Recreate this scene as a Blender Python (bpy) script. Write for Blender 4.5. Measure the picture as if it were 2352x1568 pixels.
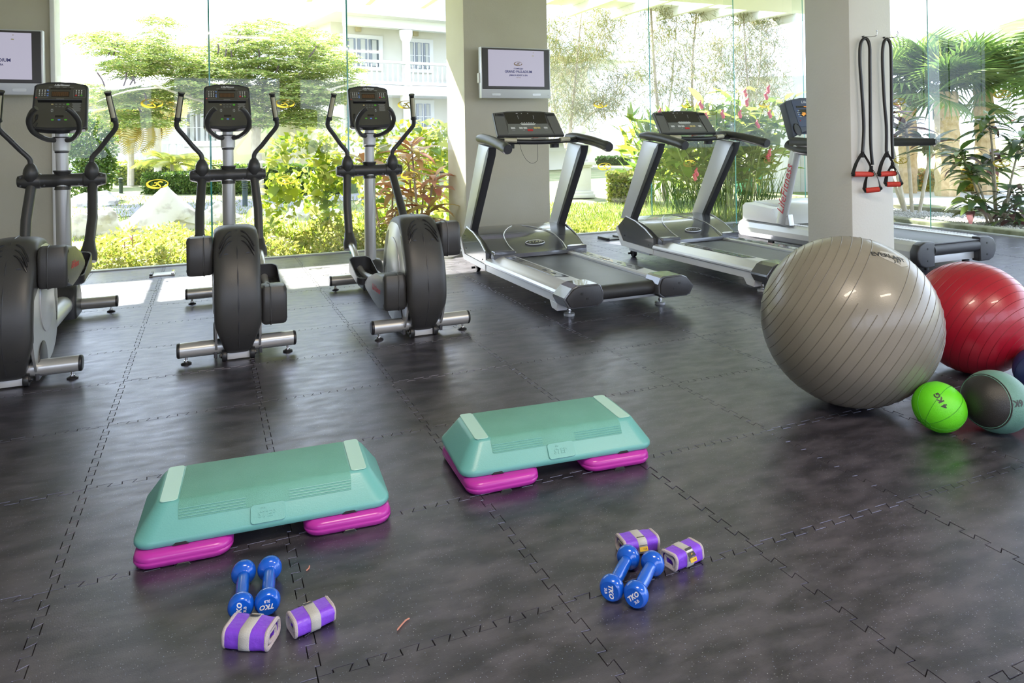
import bpy, bmesh, math, random
import numpy as np
from mathutils import Vector, Matrix, Euler
R = math.radians; PI = math.pi
random.seed(7); rng = np.random.RandomState(11)
for o in list(bpy.data.objects): bpy.data.objects.remove(o)
SC = bpy.context.scene
COL = SC.collection

# ------------------------------------------------------------------ camera
F, CY, YAW, ROLL, H0 = 1647.64, 319.26, 0.4010, -0.0172, 1.18
cy_, sy_, cr_, sr_ = math.cos(YAW), math.sin(YAW), math.cos(ROLL), math.sin(ROLL)
CF = Vector((sy_, cy_, 0)); CR0 = Vector((cy_, -sy_, 0)); CU0 = Vector((0, 0, 1))
CR = CR0*cr_ + CU0*sr_; CU = -CR0*sr_ + CU0*cr_
cam = bpy.data.cameras.new('camera'); camo = bpy.data.objects.new('camera', cam); COL.objects.link(camo)
m = Matrix((CR, CU, -CF)).transposed().to_4x4(); m.translation = Vector((0, 0, H0)); camo.matrix_world = m
cam.sensor_width = 36; cam.lens = 36*F/2352; cam.shift_y = -(784-CY)/2352; cam.clip_end = 400
SC.camera = camo

# ------------------------------------------------------------------ world, sun, lamps, exposure
w = bpy.data.worlds.new('sky'); SC.world = w; w.use_nodes = True
bg = w.node_tree.nodes['Background']; bg.inputs[0].default_value = (0.70, 0.79, 1.0, 1); bg.inputs[1].default_value = 3.3
sun = bpy.data.lights.new('sun', 'SUN'); sun.energy = 24; sun.angle = R(0.6); sun.color = (1, .93, .80)
suno = bpy.data.objects.new('sun', sun); COL.objects.link(suno)
suno.rotation_euler = Vector((0.20, -0.86, -0.80)).to_track_quat('-Z', 'Y').to_euler()
SC.view_settings.view_transform = 'Standard'; SC.view_settings.look = 'None'
SC.view_settings.gamma = 1; SC.view_settings.use_curve_mapping = False
SC.view_settings.exposure = 0.78
LAMPS = [(3.2, -1.2), (0.6, 0.4)]
for x, y in LAMPS:
    l = bpy.data.lights.new('ceiling_lamp', 'AREA'); l.shape = 'RECTANGLE'; l.size = 1.15; l.size_y = .26; l.energy = 55; l.color = (1, .85, .68)
    lo = bpy.data.objects.new('ceiling_lamp', l); COL.objects.link(lo); lo.location = (x, y, 3.28)

# ------------------------------------------------------------------ pixel helpers (reference frame 2352 x 1568)
def ray(x, y): return CF + CR*((x-1176)/F) - CU*((y-CY)/F)
def at(x, y, z=0.0):
    d = ray(x, y); return Vector((0, 0, H0)) + d*((z-H0)/d.z)
def WY(x, y, Y):
    d = ray(x, y); return Vector((0, 0, H0)) + d*(Y/d.y)
def WX(x, y, X):
    d = ray(x, y); return Vector((0, 0, H0)) + d*(X/d.x)

# ------------------------------------------------------------------ materials
MATS = {}
def mat(name, col=(.5, .5, .5), rough=.5, metal=0, spec=.5, noise=None, bump=None, trans=0, coat=0, rvar=None):
    if name in MATS: return MATS[name]
    m = bpy.data.materials.new(name); m.use_nodes = True; nt = m.node_tree; b = nt.nodes['Principled BSDF']
    b.inputs['Base Color'].default_value = (*col, 1); b.inputs['Roughness'].default_value = rough
    b.inputs['Metallic'].default_value = metal; b.inputs['Specular IOR Level'].default_value = spec
    b.inputs['Coat Weight'].default_value = coat
    tc = nt.nodes.new('ShaderNodeTexCoord')
    if noise:
        sc, col2, lo, hi = noise
        n = nt.nodes.new('ShaderNodeTexNoise'); n.inputs['Scale'].default_value = sc; n.inputs['Detail'].default_value = 6
        r = nt.nodes.new('ShaderNodeValToRGB'); r.color_ramp.elements[0].position = lo; r.color_ramp.elements[1].position = hi
        r.color_ramp.elements[0].color = (*col, 1); r.color_ramp.elements[1].color = (*col2, 1)
        nt.links.new(tc.outputs['Object'], n.inputs['Vector']); nt.links.new(n.outputs['Fac'], r.inputs[0]); nt.links.new(r.outputs[0], b.inputs['Base Color'])
    else:  # fine grain so that no surface is perfectly even
        n = nt.nodes.new('ShaderNodeTexNoise'); n.inputs['Scale'].default_value = 35; n.inputs['Detail'].default_value = 4
        mp = nt.nodes.new('ShaderNodeMapRange'); mp.inputs['To Min'].default_value = max(0.02, rough-.04); mp.inputs['To Max'].default_value = min(1, rough+.05)
        nt.links.new(tc.outputs['Object'], n.inputs['Vector']); nt.links.new(n.outputs['Fac'], mp.inputs[0]); nt.links.new(mp.outputs[0], b.inputs['Roughness'])
    if bump:
        sc, st = bump
        n2 = nt.nodes.new('ShaderNodeTexNoise'); n2.inputs['Scale'].default_value = sc; n2.inputs['Detail'].default_value = 5
        bp = nt.nodes.new('ShaderNodeBump'); bp.inputs['Strength'].default_value = st; bp.inputs['Distance'].default_value = .004
        nt.links.new(tc.outputs['Object'], n2.inputs['Vector']); nt.links.new(n2.outputs['Fac'], bp.inputs['Height']); nt.links.new(bp.outputs[0], b.inputs['Normal'])
    MATS[name] = m; return m
def emat(name, col, s):
    if name in MATS: return MATS[name]
    m = bpy.data.materials.new(name); m.use_nodes = True; b = m.node_tree.nodes['Principled BSDF']
    b.inputs['Base Color'].default_value = (*col, 1); b.inputs['Emission Color'].default_value = (*col, 1); b.inputs['Emission Strength'].default_value = s
    b.inputs['Roughness'].default_value = .3; MATS[name] = m; return m
def leafmat(name, cols, trans=.45, rough=.45):
    m = bpy.data.materials.new(name); m.use_nodes = True; nt = m.node_tree; nt.nodes.clear()
    out = nt.nodes.new('ShaderNodeOutputMaterial'); g = nt.nodes.new('ShaderNodeNewGeometry'); oi = nt.nodes.new('ShaderNodeObjectInfo')
    ad = nt.nodes.new('ShaderNodeMath'); ad.operation = 'ADD'; fr = nt.nodes.new('ShaderNodeMath'); fr.operation = 'FRACT'
    nt.links.new(g.outputs['Random Per Island'], ad.inputs[0]); nt.links.new(oi.outputs['Random'], ad.inputs[1]); nt.links.new(ad.outputs[0], fr.inputs[0])
    r = nt.nodes.new('ShaderNodeValToRGB'); el = r.color_ramp.elements
    while len(el) < len(cols): el.new(.5)
    for i, c in enumerate(cols): el[i].position = i/(len(cols)-1); el[i].color = (c[0]*.80, c[1]*.76, c[2]*.80, 1)
    nt.links.new(fr.outputs[0], r.inputs[0])
    p = nt.nodes.new('ShaderNodeBsdfPrincipled'); p.inputs['Roughness'].default_value = rough; t = nt.nodes.new('ShaderNodeBsdfTranslucent')
    mx = nt.nodes.new('ShaderNodeMixShader'); mx.inputs[0].default_value = trans
    nt.links.new(r.outputs[0], p.inputs['Base Color']); nt.links.new(r.outputs[0], t.inputs['Color'])
    nt.links.new(p.outputs[0], mx.inputs[1]); nt.links.new(t.outputs[0], mx.inputs[2]); nt.links.new(mx.outputs[0], out.inputs[0])
    MATS[name] = m; return m
def glassmat(name, tint, refl=1.0, ior=1.45):
    m = bpy.data.materials.new(name); m.use_nodes = True; nt = m.node_tree; nt.nodes.clear()
    out = nt.nodes.new('ShaderNodeOutputMaterial'); f = nt.nodes.new('ShaderNodeFresnel'); f.inputs['IOR'].default_value = ior
    t = nt.nodes.new('ShaderNodeBsdfTransparent'); t.inputs[0].default_value = (*tint, 1); g = nt.nodes.new('ShaderNodeBsdfGlossy'); g.inputs['Roughness'].default_value = 0.02
    ge = nt.nodes.new('ShaderNodeNewGeometry'); mr = nt.nodes.new('ShaderNodeMapRange'); mr.inputs['To Min'].default_value = 1; mr.inputs['To Max'].default_value = 0
    nt.links.new(ge.outputs['Backfacing'], mr.inputs[0]); mm = nt.nodes.new('ShaderNodeMath'); mm.operation = 'MULTIPLY'; nt.links.new(f.outputs[0], mm.inputs[0]); nt.links.new(mr.outputs[0], mm.inputs[1])
    mx = nt.nodes.new('ShaderNodeMixShader'); nt.links.new(mm.outputs[0], mx.inputs[0]); nt.links.new(t.outputs[0], mx.inputs[1]); nt.links.new(g.outputs[0], mx.inputs[2]); nt.links.new(mx.outputs[0], out.inputs[0])
    MATS[name] = m; return m

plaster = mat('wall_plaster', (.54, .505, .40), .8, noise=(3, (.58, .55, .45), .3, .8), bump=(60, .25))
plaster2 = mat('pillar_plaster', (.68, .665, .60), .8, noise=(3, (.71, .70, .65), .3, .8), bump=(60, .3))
white = mat('white_paint', (.82, .82, .80), .6, bump=(50, .15))
shell = mat('dark_shell_plastic', (.042, .041, .040), .38, bump=(400, .12))
dark = mat('charcoal_plastic', (.034, .034, .038), .36, bump=(350, .15))
black = mat('black_plastic', (.018, .018, .02), .38)
rubber = mat('black_rubber', (.02, .02, .022), .6, bump=(200, .3))
silver = mat('silver_paint', (.50, .50, .49), .30, .55)
chrome = mat('chrome', (.75, .75, .75), .16, 1)
alu = mat('brushed_aluminium', (.66, .67, .70), .30, .40)
lsilver = mat('light_silver_paint', (.60, .61, .62), .33, .30)
gunmetal = mat('gunmetal_gloss', (.12, .125, .14), .16, .35, coat=.6)
frost = mat('off_white_paint', (.80, .81, .83), .35, .1)
beige = mat('sensor_plate', (.55, .52, .38), .45, .3)
consoleface = mat('console_face', (.070, .067, .052), .45)
keypanel = mat('console_key_panel', (.16, .165, .15), .4)
navy = mat('navy_console', (.06, .07, .10), .42)
screenblk = mat('dark_display', (.03, .026, .02), .2)
printw = mat('white_print', (.75, .76, .78), .5)
printg = mat('grey_print', (.35, .35, .33), .5)
printr = mat('red_print', (.55, .03, .06), .5)
led = emat('amber_led', (1, .33, .05), .6)
bgreen = mat('green_button', (.12, .5, .04), .4); bred = mat('red_button', (.6, .03, .03), .4); bblue = mat('blue_button', (.15, .3, .75), .4)
bwhite = mat('pale_button', (.62, .63, .60), .4); bgold = mat('gold_button', (.6, .5, .22), .4)
goldink = mat('brown_gold_print', (.24, .13, .04), .5)
navyink = mat('navy_print', (.03, .03, .20), .5)
glass = glassmat('clear_glass', (.96, .985, .975)); glassedge = glassmat('green_glass_edge', (.25, .62, .55), ior=1.3)
bark = mat('bark', (.30, .24, .18), .85, noise=(9, (.46, .40, .33), .35, .7), bump=(30, .6))
palebark = mat('pale_bark', (.48, .42, .34), .85, noise=(7, (.62, .57, .50), .35, .7), bump=(25, .6))

gold = leafmat('gold_decal', [(.36, .28, .03), (.36, .28, .03)], .45)
# ------------------------------------------------------------------ object helpers
def link(o, parent=None):
    COL.objects.link(o)
    if parent is not None: o.parent = parent
    return o
def finish(bm, sharp=32):
    bmesh.ops.recalc_face_normals(bm, faces=bm.faces)
    for f in bm.faces: f.smooth = True
    a = R(sharp)
    for e in bm.edges:
        if len(e.link_faces) == 2 and e.calc_face_angle(0) > a: e.smooth = False
def obj(name, bm, m, parent=None, loc=(0, 0, 0), rot=(0, 0, 0), sharp=32, keep=False):
    if not keep: finish(bm, sharp)
    me = bpy.data.meshes.new(name); bm.to_mesh(me); bm.free()
    for x in (m if isinstance(m, (list, tuple)) else [m]): me.materials.append(x)
    o = bpy.data.objects.new(name, me); o.location = loc; o.rotation_euler = rot
    return link(o, parent)
def tag(o, label=None, cat=None, group=None, kind=None):
    if label: o['label'] = label
    if cat: o['category'] = cat
    if group: o['group'] = group
    if kind: o['kind'] = kind
    return o
def empty(name, loc, rz=0, label=None, cat=None, group=None):
    o = bpy.data.objects.new(name, None); o.empty_display_size = .1; o.location = loc; o.rotation_euler = (0, 0, rz)
    link(o); return tag(o, label, cat, group)
def copy_tree(o, parent=None):
    c = o.copy(); COL.objects.link(c); c.parent = parent
    for ch in list(o.children): copy_tree(ch, c)
    return c
def struct(name, bm, m, parent=None, **k):
    o = obj(name, bm, m, parent, **k)
    if parent is None: o['kind'] = 'structure'
    return o
def NB(): return bmesh.new()
def box(bm, c, s, bev=0, seg=2, rot=None, mi=0):
    r = bmesh.ops.create_cube(bm, size=1); vs = r['verts']
    bmesh.ops.scale(bm, vec=s, verts=vs)
    if bev:
        es = list({e for v in vs for e in v.link_edges})
        rb = bmesh.ops.bevel(bm, geom=es, offset=bev, segments=seg, affect='EDGES', profile=.5)
        vs = list({v for f in rb['faces'] for v in f.verts} | {v for v in vs if v.is_valid})
        vs = list({v for v0 in vs for e in v0.link_edges for v in e.verts} | set(vs))
    if rot is not None: bmesh.ops.transform(bm, matrix=Euler(rot).to_matrix().to_4x4(), verts=vs)
    bmesh.ops.translate(bm, vec=c, verts=vs)
    if mi:
        for f in {f for v in vs for f in v.link_faces}: f.material_index = mi
    return bm
def bbox(a, b, bev=0, seg=2):
    bm = NB(); a = Vector(a); b = Vector(b)
    return box(bm, (a+b)/2, (abs(b.x-a.x), abs(b.y-a.y), abs(b.z-a.z)), bev, seg)
def frames(pts):
    T = []
    for i in range(len(pts)):
        a = pts[max(0, i-1)]; b = pts[min(len(pts)-1, i+1)]; T.append((b-a).normalized())
    n = T[0].orthogonal().normalized(); out = []
    for t in T:
        n = (n - t*n.dot(t)).normalized(); out.append((n, t.cross(n)))
    return out
def tube(bm, pts, r, seg=12, cap=True, up=None, flat=1.0):
    pts = [Vector(p) for p in pts]; rs = r if isinstance(r, (list, tuple)) else [r]*len(pts)
    fr = frames(pts)
    if up is not None:
        up = Vector(up); fr2 = []
        for i in range(len(pts)):
            t = (pts[min(len(pts)-1, i+1)]-pts[max(0, i-1)]).normalized(); n = (up-t*up.dot(t)).normalized(); fr2.append((n, t.cross(n)))
        fr = fr2
    rings = []
    for p, rr, (n, b) in zip(pts, rs, fr):
        rings.append([bm.verts.new(p + n*(rr*math.cos(2*PI*k/seg)) + b*(rr*flat*math.sin(2*PI*k/seg))) for k in range(seg)])
    for a, b in zip(rings, rings[1:]):
        for k in range(seg): bm.faces.new((a[k], a[(k+1) % seg], b[(k+1) % seg], b[k]))
    if cap: bm.faces.new(rings[0][::-1]); bm.faces.new(rings[-1])
    return bm
def smooth(pts, n=6):
    P = [Vector(p) for p in pts]; out = []
    for i in range(len(P)-1):
        p0 = P[max(0, i-1)]; p1 = P[i]; p2 = P[i+1]; p3 = P[min(len(P)-1, i+2)]
        for k in range(n):
            t = k/n; out.append(.5*((2*p1) + (-p0+p2)*t + (2*p0-5*p1+4*p2-p3)*t*t + (-p0+3*p1-3*p2+p3)*t**3))
    out.append(P[-1]); return out
def cyl(bm, a, b, r, seg=16): return tube(bm, [a, b], r, seg)
def lathe(bm, prof, seg=24, axis='z', c=(0, 0, 0), sx=1, sy=1):
    """prof: (r, h) list; revolved about the axis."""
    c = Vector(c); rings = []
    for r, h in prof:
        ring = []
        for k in range(seg):
            a = 2*PI*k/seg; u, v = r*math.cos(a)*sx, r*math.sin(a)*sy
            p = {'z': (u, v, h), 'x': (h, u, v), 'y': (u, h, v)}[axis]; ring.append(bm.verts.new(c+Vector(p)))
        rings.append(ring)
    for a, b in zip(rings, rings[1:]):
        for k in range(seg): bm.faces.new((a[k], a[(k+1) % seg], b[(k+1) % seg], b[k]))
    if prof[0][0] > 1e-5: bm.faces.new(rings[0][::-1])
    if prof[-1][0] > 1e-5: bm.faces.new(rings[-1])
    if prof[0][0] <= 1e-5 or prof[-1][0] <= 1e-5: bmesh.ops.remove_doubles(bm, verts=bm.verts, dist=1e-6)
    return bm
def prism(bm, prof, x0, x1, axis='x', bev=0, seg=2):
    """prof: closed (a, b) outline in the plane across the axis."""
    def P(a, b, x): return {'x': (x, a, b), 'y': (a, x, b), 'z': (a, b, x)}[axis]
    A = [bm.verts.new(P(a, b, x0)) for a, b in prof]; B = [bm.verts.new(P(a, b, x1)) for a, b in prof]; n = len(prof)
    fs = [bm.faces.new(A[::-1]), bm.faces.new(B)]
    for k in range(n): fs.append(bm.faces.new((A[k], A[(k+1) % n], B[(k+1) % n], B[k])))
    if bev:
        es = list({e for f in fs[:2] for e in f.edges})
        bmesh.ops.bevel(bm, geom=es, offset=bev, segments=seg, affect='EDGES', profile=.5)
    return bm
def rrect(w, h, r, n=4, cx=0, cy=0):
    out = []
    for sx, sy, a0 in ((1, 1, 0), (-1, 1, 90), (-1, -1, 180), (1, -1, 270)):
        for k in range(n+1):
            a = R(a0+90*k/n); out.append((cx+sx*(w/2-r)+r*math.cos(a), cy+sy*(h/2-r)+r*math.sin(a)))
    return out
_txt = {}
def text(s, size, name, m, parent, loc, rot=(0, 0, 0), align='CENTER', shear=0, ext=.0004, xs=1, bold=0, mod=None):
    k = (s, size, align, shear, ext, bold)
    c = bpy.data.curves.new('t', 'FONT'); c.body = s; c.size = size; c.align_x = align; c.align_y = 'CENTER'; c.shear = shear; c.extrude = ext; c.resolution_u = 2; c.offset = bold
    to = bpy.data.objects.new('t', c); COL.objects.link(to)
    me = bpy.data.meshes.new_from_object(to.evaluated_get(bpy.context.evaluated_depsgraph_get()))
    bpy.data.objects.remove(to); bpy.data.curves.remove(c); me.name = name
    if mod:
        for v in me.vertices: v.co = mod(v.co)
    me.materials.clear(); me.materials.append(m)
    o = bpy.data.objects.new(name, me); o.location = loc; o.rotation_euler = rot; o.scale = (xs, 1, 1)
    return link(o, parent)
def rawmesh(name, V, Fs, m, parent=None, smoothf=False):
    me = bpy.data.meshes.new(name); V = np.asarray(V, dtype=np.float32); Fs = np.asarray(Fs, dtype=np.int32); k = Fs.shape[1]
    me.vertices.add(len(V)); me.vertices.foreach_set('co', V.ravel())
    me.loops.add(Fs.size); me.loops.foreach_set('vertex_index', Fs.ravel())
    me.polygons.add(len(Fs)); me.polygons.foreach_set('loop_start', np.arange(0, Fs.size, k, dtype=np.int32))
    me.update(calc_edges=True); me.materials.append(m)
    if smoothf: me.polygons.foreach_set('use_smooth', np.ones(len(Fs), dtype=bool))
    o = bpy.data.objects.new(name, me); return link(o, parent)
def leafcloud(name, P, D, L, Wd, m, parent=None, fold=.25):
    """P base points, D directions (N,3), L length, Wd width (arrays or scalars): one small folded blade per point."""
    P = np.asarray(P, float); D = np.asarray(D, float); n = len(P)
    D = D/np.maximum(1e-6, np.linalg.norm(D, axis=1))[:, None]; L = np.broadcast_to(L, n)[:, None]; Wd = np.broadcast_to(Wd, n)[:, None]
    rnd = rng.normal(size=(n, 3)); S = np.cross(D, rnd); S /= np.maximum(1e-6, np.linalg.norm(S, axis=1))[:, None]; N = np.cross(S, D)
    mid = P + D*L*.5 - N*L*fold*.3
    V = np.stack([P, mid+S*Wd*.5, P+D*L+N*L*fold*-.4, mid-S*Wd*.5], 1).reshape(-1, 3)
    Fs = np.arange(n*4).reshape(n, 4)
    return rawmesh(name, V, Fs, m, parent)
# ------------------------------------------------------------------ rubber floor material (world position, so that tiles differ)
def floor_material():
    m = bpy.data.materials.new('speckled_rubber'); m.use_nodes = True; nt = m.node_tree; b = nt.nodes['Principled BSDF']; L = nt.links.new
    g = nt.nodes.new('ShaderNodeNewGeometry'); mp = nt.nodes.new('ShaderNodeMapping'); mp.inputs['Scale'].default_value = (1, 2.2, 1); mp.inputs['Rotation'].default_value = (0, 0, .25)
    L(g.outputs['Position'], mp.inputs[0])
    n = nt.nodes.new('ShaderNodeTexNoise'); n.inputs['Scale'].default_value = 6; n.inputs['Detail'].default_value = 6; n.inputs['Roughness'].default_value = .6; L(mp.outputs[0], n.inputs['Vector'])
    r = nt.nodes.new('ShaderNodeValToRGB'); r.color_ramp.elements[0].position = .40; r.color_ramp.elements[1].position = .64
    r.color_ramp.elements[0].color = (.018, .0165, .021, 1); r.color_ramp.elements[1].color = (.064, .058, .072, 1); L(n.outputs['Fac'], r.inputs[0])
    v = nt.nodes.new('ShaderNodeTexVoronoi'); v.inputs['Scale'].default_value = 135; L(g.outputs['Position'], v.inputs['Vector'])
    lt = nt.nodes.new('ShaderNodeMapRange'); lt.inputs['From Min'].default_value = .16; lt.inputs['From Max'].default_value = .10; L(v.outputs['Distance'], lt.inputs[0])
    sep = nt.nodes.new('ShaderNodeSeparateColor'); L(v.outputs['Color'], sep.inputs[0])
    gt = nt.nodes.new('ShaderNodeMath'); gt.operation = 'GREATER_THAN'; gt.inputs[1].default_value = .40; L(sep.outputs[0], gt.inputs[0])
    mu = nt.nodes.new('ShaderNodeMath'); mu.operation = 'MULTIPLY'; L(lt.outputs[0], mu.inputs[0]); L(gt.outputs[0], mu.inputs[1])
    fc = nt.nodes.new('ShaderNodeMixRGB'); fc.inputs[1].default_value = (.16, .22, .42, 1); fc.inputs[2].default_value = (.34, .34, .36, 1); L(sep.outputs[1], fc.inputs[0])
    mx = nt.nodes.new('ShaderNodeMixRGB'); L(mu.outputs[0], mx.inputs[0]); L(r.outputs[0], mx.inputs[1]); L(fc.outputs[0], mx.inputs[2]); L(mx.outputs[0], b.inputs['Base Color'])
    n2 = nt.nodes.new('ShaderNodeTexNoise'); n2.inputs['Scale'].default_value = 9; n2.inputs['Detail'].default_value = 4; L(mp.outputs[0], n2.inputs['Vector'])
    rr = nt.nodes.new('ShaderNodeMapRange'); rr.inputs['From Min'].default_value = .3; rr.inputs['From Max'].default_value = .7; rr.inputs['To Min'].default_value = .28; rr.inputs['To Max'].default_value = .40
    L(n2.outputs['Fac'], rr.inputs[0]); L(rr.outputs[0], b.inputs['Roughness']); b.inputs['Specular IOR Level'].default_value = 1.0; b.inputs['IOR'].default_value = 1.60; b.inputs['Specular Tint'].default_value = (.80, .78, 1, 1)
    n3 = nt.nodes.new('ShaderNodeTexNoise'); n3.inputs['Scale'].default_value = 320; n3.inputs['Detail'].default_value = 3; L(g.outputs['Position'], n3.inputs['Vector'])
    bp = nt.nodes.new('ShaderNodeBump'); bp.inputs['Strength'].default_value = .12; bp.inputs['Distance'].default_value = .002; L(n3.outputs['Fac'], bp.inputs['Height']); L(bp.outputs[0], b.inputs['Normal'])
    return m
floormat = floor_material()

# ------------------------------------------------------------------ shell of the room
X0, X1, Y0, Y1, ZC = -4.2, 8.2, -4.0, 7.75, 3.34
floor = struct('floor', bbox((X0-.1, Y0-.1, -.20), (X1+.1, Y1+.12, -.0125)), rubber)
S = .6104; OX, OY = -1.0167, 1.6328
def tile_outline():
    lead = .035; nper = 7; p = (S-2*lead)/nper; a = .0115; f = .006
    e = [(0, 0), (lead, 0)]
    for k in range(nper):
        t = lead+k*p; e += [(t-f*.3, a), (t+p/2+f, a), (t+p/2-f, -a), (t+p+(f if k < nper-1 else -f*.3)-f*(1 if k < nper-1 else 0), -a)]
    e += [(S-lead, 0)]
    out = [(x, y) for x, y in e] + [(S-y, x) for x, y in e] + [(S-x, S+y) for x, y in e[::-1][:0]]
    # top and left edges repeat the bottom and right ones, shifted by one tile
    out = [(x, y) for x, y in e] + [(S+y, x) for x, y in e] + [(x, S+y) for x, y in ([(S, 0)]+e[::-1])[:-1]] + [(y, x) for x, y in ([(S, 0)]+e[::-1])[:-1]]
    res = []
    for q in out:
        if not res or (abs(res[-1][0]-q[0])+abs(res[-1][1]-q[1])) > 1e-6: res.append(q)
    return res
def offset_poly(P, d):
    n = len(P); out = []
    for i in range(n):
        a = Vector(P[i-1]); b = Vector(P[i]); c = Vector(P[(i+1) % n])
        u = (b-a).normalized(); v = (c-b).normalized(); nu = Vector((-u.y, u.x)); nv = Vector((-v.y, v.x)); k = nu+nv
        k = k/max(.35, k.length_squared)*2 if k.length > 1e-6 else nu
        k = k*.5*2 if k.length < 2 else k.normalized()*2
        out.append(tuple(b+k*d*.5*1.0))
    return out
def tile_bm(dx=0, dy=0, dz=0, bm=None):
    bm = bm or NB(); P = tile_outline(); A = offset_poly(P, .0031); B = offset_poly(P, .0017)
    top = [bm.verts.new((x+dx, y+dy, dz)) for x, y in A]; mid = [bm.verts.new((x+dx, y+dy, dz-.0016)) for x, y in B]; low = [bm.verts.new((x+dx, y+dy, -.0125)) for x, y in B]
    bm.faces.new(top); n = len(P)
    for r0, r1 in ((top, mid), (mid, low)):
        for k in range(n): bm.faces.new((r0[k], r1[k], r1[(k+1) % n], r0[(k+1) % n]))
    return bm
bm = tile_bm(); t0 = obj('rubber_mat', bm, floormat, floor, loc=(0, 0, -50), sharp=20)
def seen(x, y):
    v = Vector((x, y, 0))-Vector((0, 0, H0)); d = v.dot(CF)
    if d < .9: return False
    px = 1176+F*v.dot(CR)/d; py = CY-F*v.dot(CU)/d
    return -160 < px < 2520 and py < 1800
rest = NB(); used = False
for i in range(-6, 15):
    for j in range(-9, 10):
        x, y = OX+S*i, OY+S*j
        if x < X0-.3 or y+S > Y1+.02: continue
        rz = random.uniform(0, .0007)
        if any(seen(x+a*S, y+b*S) for a in (0, .5, 1) for b in (0, .5, 1)):
            if not used: o = t0; used = True
            else: o = t0.copy(); link(o, floor)
            o.location = (x, y, rz); o.rotation_euler = (random.uniform(-.0006, .0006), random.uniform(-.0006, .0006), 0)
        else: tile_bm(x, y, 0, rest)
o = obj('rubber_mat_rest', rest, floormat, floor, sharp=20); o['kind'] = 'stuff'; o.name = 'rubber_mats'

struct('ceiling', bbox((X0-.2, Y0-.2, ZC), (X1+.02, Y1+.02, ZC+.25)), white)
# left end of the window wall, its plaster jamb, and the pillar between the glass fields
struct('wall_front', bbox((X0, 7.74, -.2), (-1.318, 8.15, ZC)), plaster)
struct('trim_1', bbox((-1.318, 7.70, -.01), (-1.282, 8.0, ZC), .003), white)
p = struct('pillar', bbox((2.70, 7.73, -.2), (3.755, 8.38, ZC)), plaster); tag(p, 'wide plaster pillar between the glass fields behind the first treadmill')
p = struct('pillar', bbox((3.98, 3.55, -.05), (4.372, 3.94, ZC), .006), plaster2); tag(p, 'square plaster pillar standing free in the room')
# side walls with openings onto the same garden, behind the camera's view
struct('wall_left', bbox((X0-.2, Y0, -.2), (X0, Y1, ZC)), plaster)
bm = NB(); box(bm, (2.0, Y0-.1, .45), (12.4, .2, .9)); box(bm, (2.0, Y0-.1, 3.1), (12.4, .2, .5))
for x in (-4.0, -1.0, 2.0, 5.0, 8.0): box(bm, (x, Y0-.1, 1.8), (.5, .2, 2.2))
struct('wall_back', bm, plaster)
struct('trim_2', bbox((X0, 7.60, 3.22), (X1, 7.76, ZC)), white)
struct('baseboard_front', bbox((-4.2, 7.725, 0), (-1.32, 7.74, .07)), white)

# ------------------------------------------------------------------ frameless glazing
def pane(win, a, b, horizontal=True):
    """a..b along X (at Y1) or along Y (at X1)."""
    if horizontal: bm = bbox((a+.004, Y1-.006, .012), (b-.004, Y1+.006, 3.24), .001, 1)
    else: bm = bbox((X1-.006, a+.004, .012), (X1+.006, b-.004, 3.24), .001, 1)
    return obj('pane', bm, glass, win, sharp=20)
edge = mat('teal_glass_edge', (.05, .34, .30), .15, trans=0, coat=.5)
def fin(win, pos, horizontal=True):
    if horizontal: bm = bbox((pos-.0075, Y1-.19, .012), (pos+.0075, Y1-.008, 3.24)); k = 1; lo = Y1-.19
    else: bm = bbox((X1-.19, pos-.0075, .012), (X1-.008, pos+.0075, 3.24)); k = 0; lo = X1-.19
    for f in bm.faces:
        c = f.calc_center_median()
        if abs(c[k]-lo) < .002: f.material_index = 1
    return obj('glass_fin', bm, [glass, edge], win)
sillm = mat('window_track', (.42, .43, .42), .4, .4)
def emblem(win, p, horizontal=True, s=1.0, m=None, parent=None):
    """oval ring open at the side with a double swirl inside: the sticker on each pane."""
    bm = NB()
    def strip(pts, ws):
        pts = [Vector(q) for q in pts]; L_ = []
        for i, q in enumerate(pts):
            t = (pts[min(len(pts)-1, i+1)]-pts[max(0, i-1)]).normalized(); n = Vector((-t.y, t.x, 0)); L_.append((bm.verts.new(q+n*ws[i]), bm.verts.new(q-n*ws[i])))
        for a, b in zip(L_, L_[1:]): bm.faces.new((a[0], a[1], b[1], b[0]))
    n = 26; ring = []; wd = []
    for k in range(n+1):
        a = R(-60-300*k/n); ring.append((.092*math.cos(a), .040*math.sin(a), 0)); wd.append(.0034+.0085*max(0, math.sin(PI*min(1, 1.7*k/n)))**1.3)
    strip(ring, wd)
    strip([(.090*math.cos(R(t)), .038*math.sin(R(t)), 0) for t in range(0, -70, -10)] + [(.026, -.044, 0)], [.004, .006, .008, .009, .009, .008, .006, .002])
    strip(smooth([(-.045, -.012, 0), (-.022, -.016, 0), (-.006, -.004, 0), (-.012, .010, 0), (-.030, .010, 0)], 4), [.002]+[.0055]*15+[.002])
    strip(smooth([(.046, .012, 0), (.026, .020, 0), (.004, .014, 0), (.004, -.004, 0), (.020, -.018, 0), (.030, -.040, 0)], 4), [.002]+[.0062]*19+[.002])
    bmesh.ops.scale(bm, vec=(s, s, s), verts=bm.verts)
    rot = (PI/2, 0, 0) if horizontal else (PI/2, 0, -PI/2)
    return obj('emblem', bm, m or gold, parent or win, loc=p, rot=rot)
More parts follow.
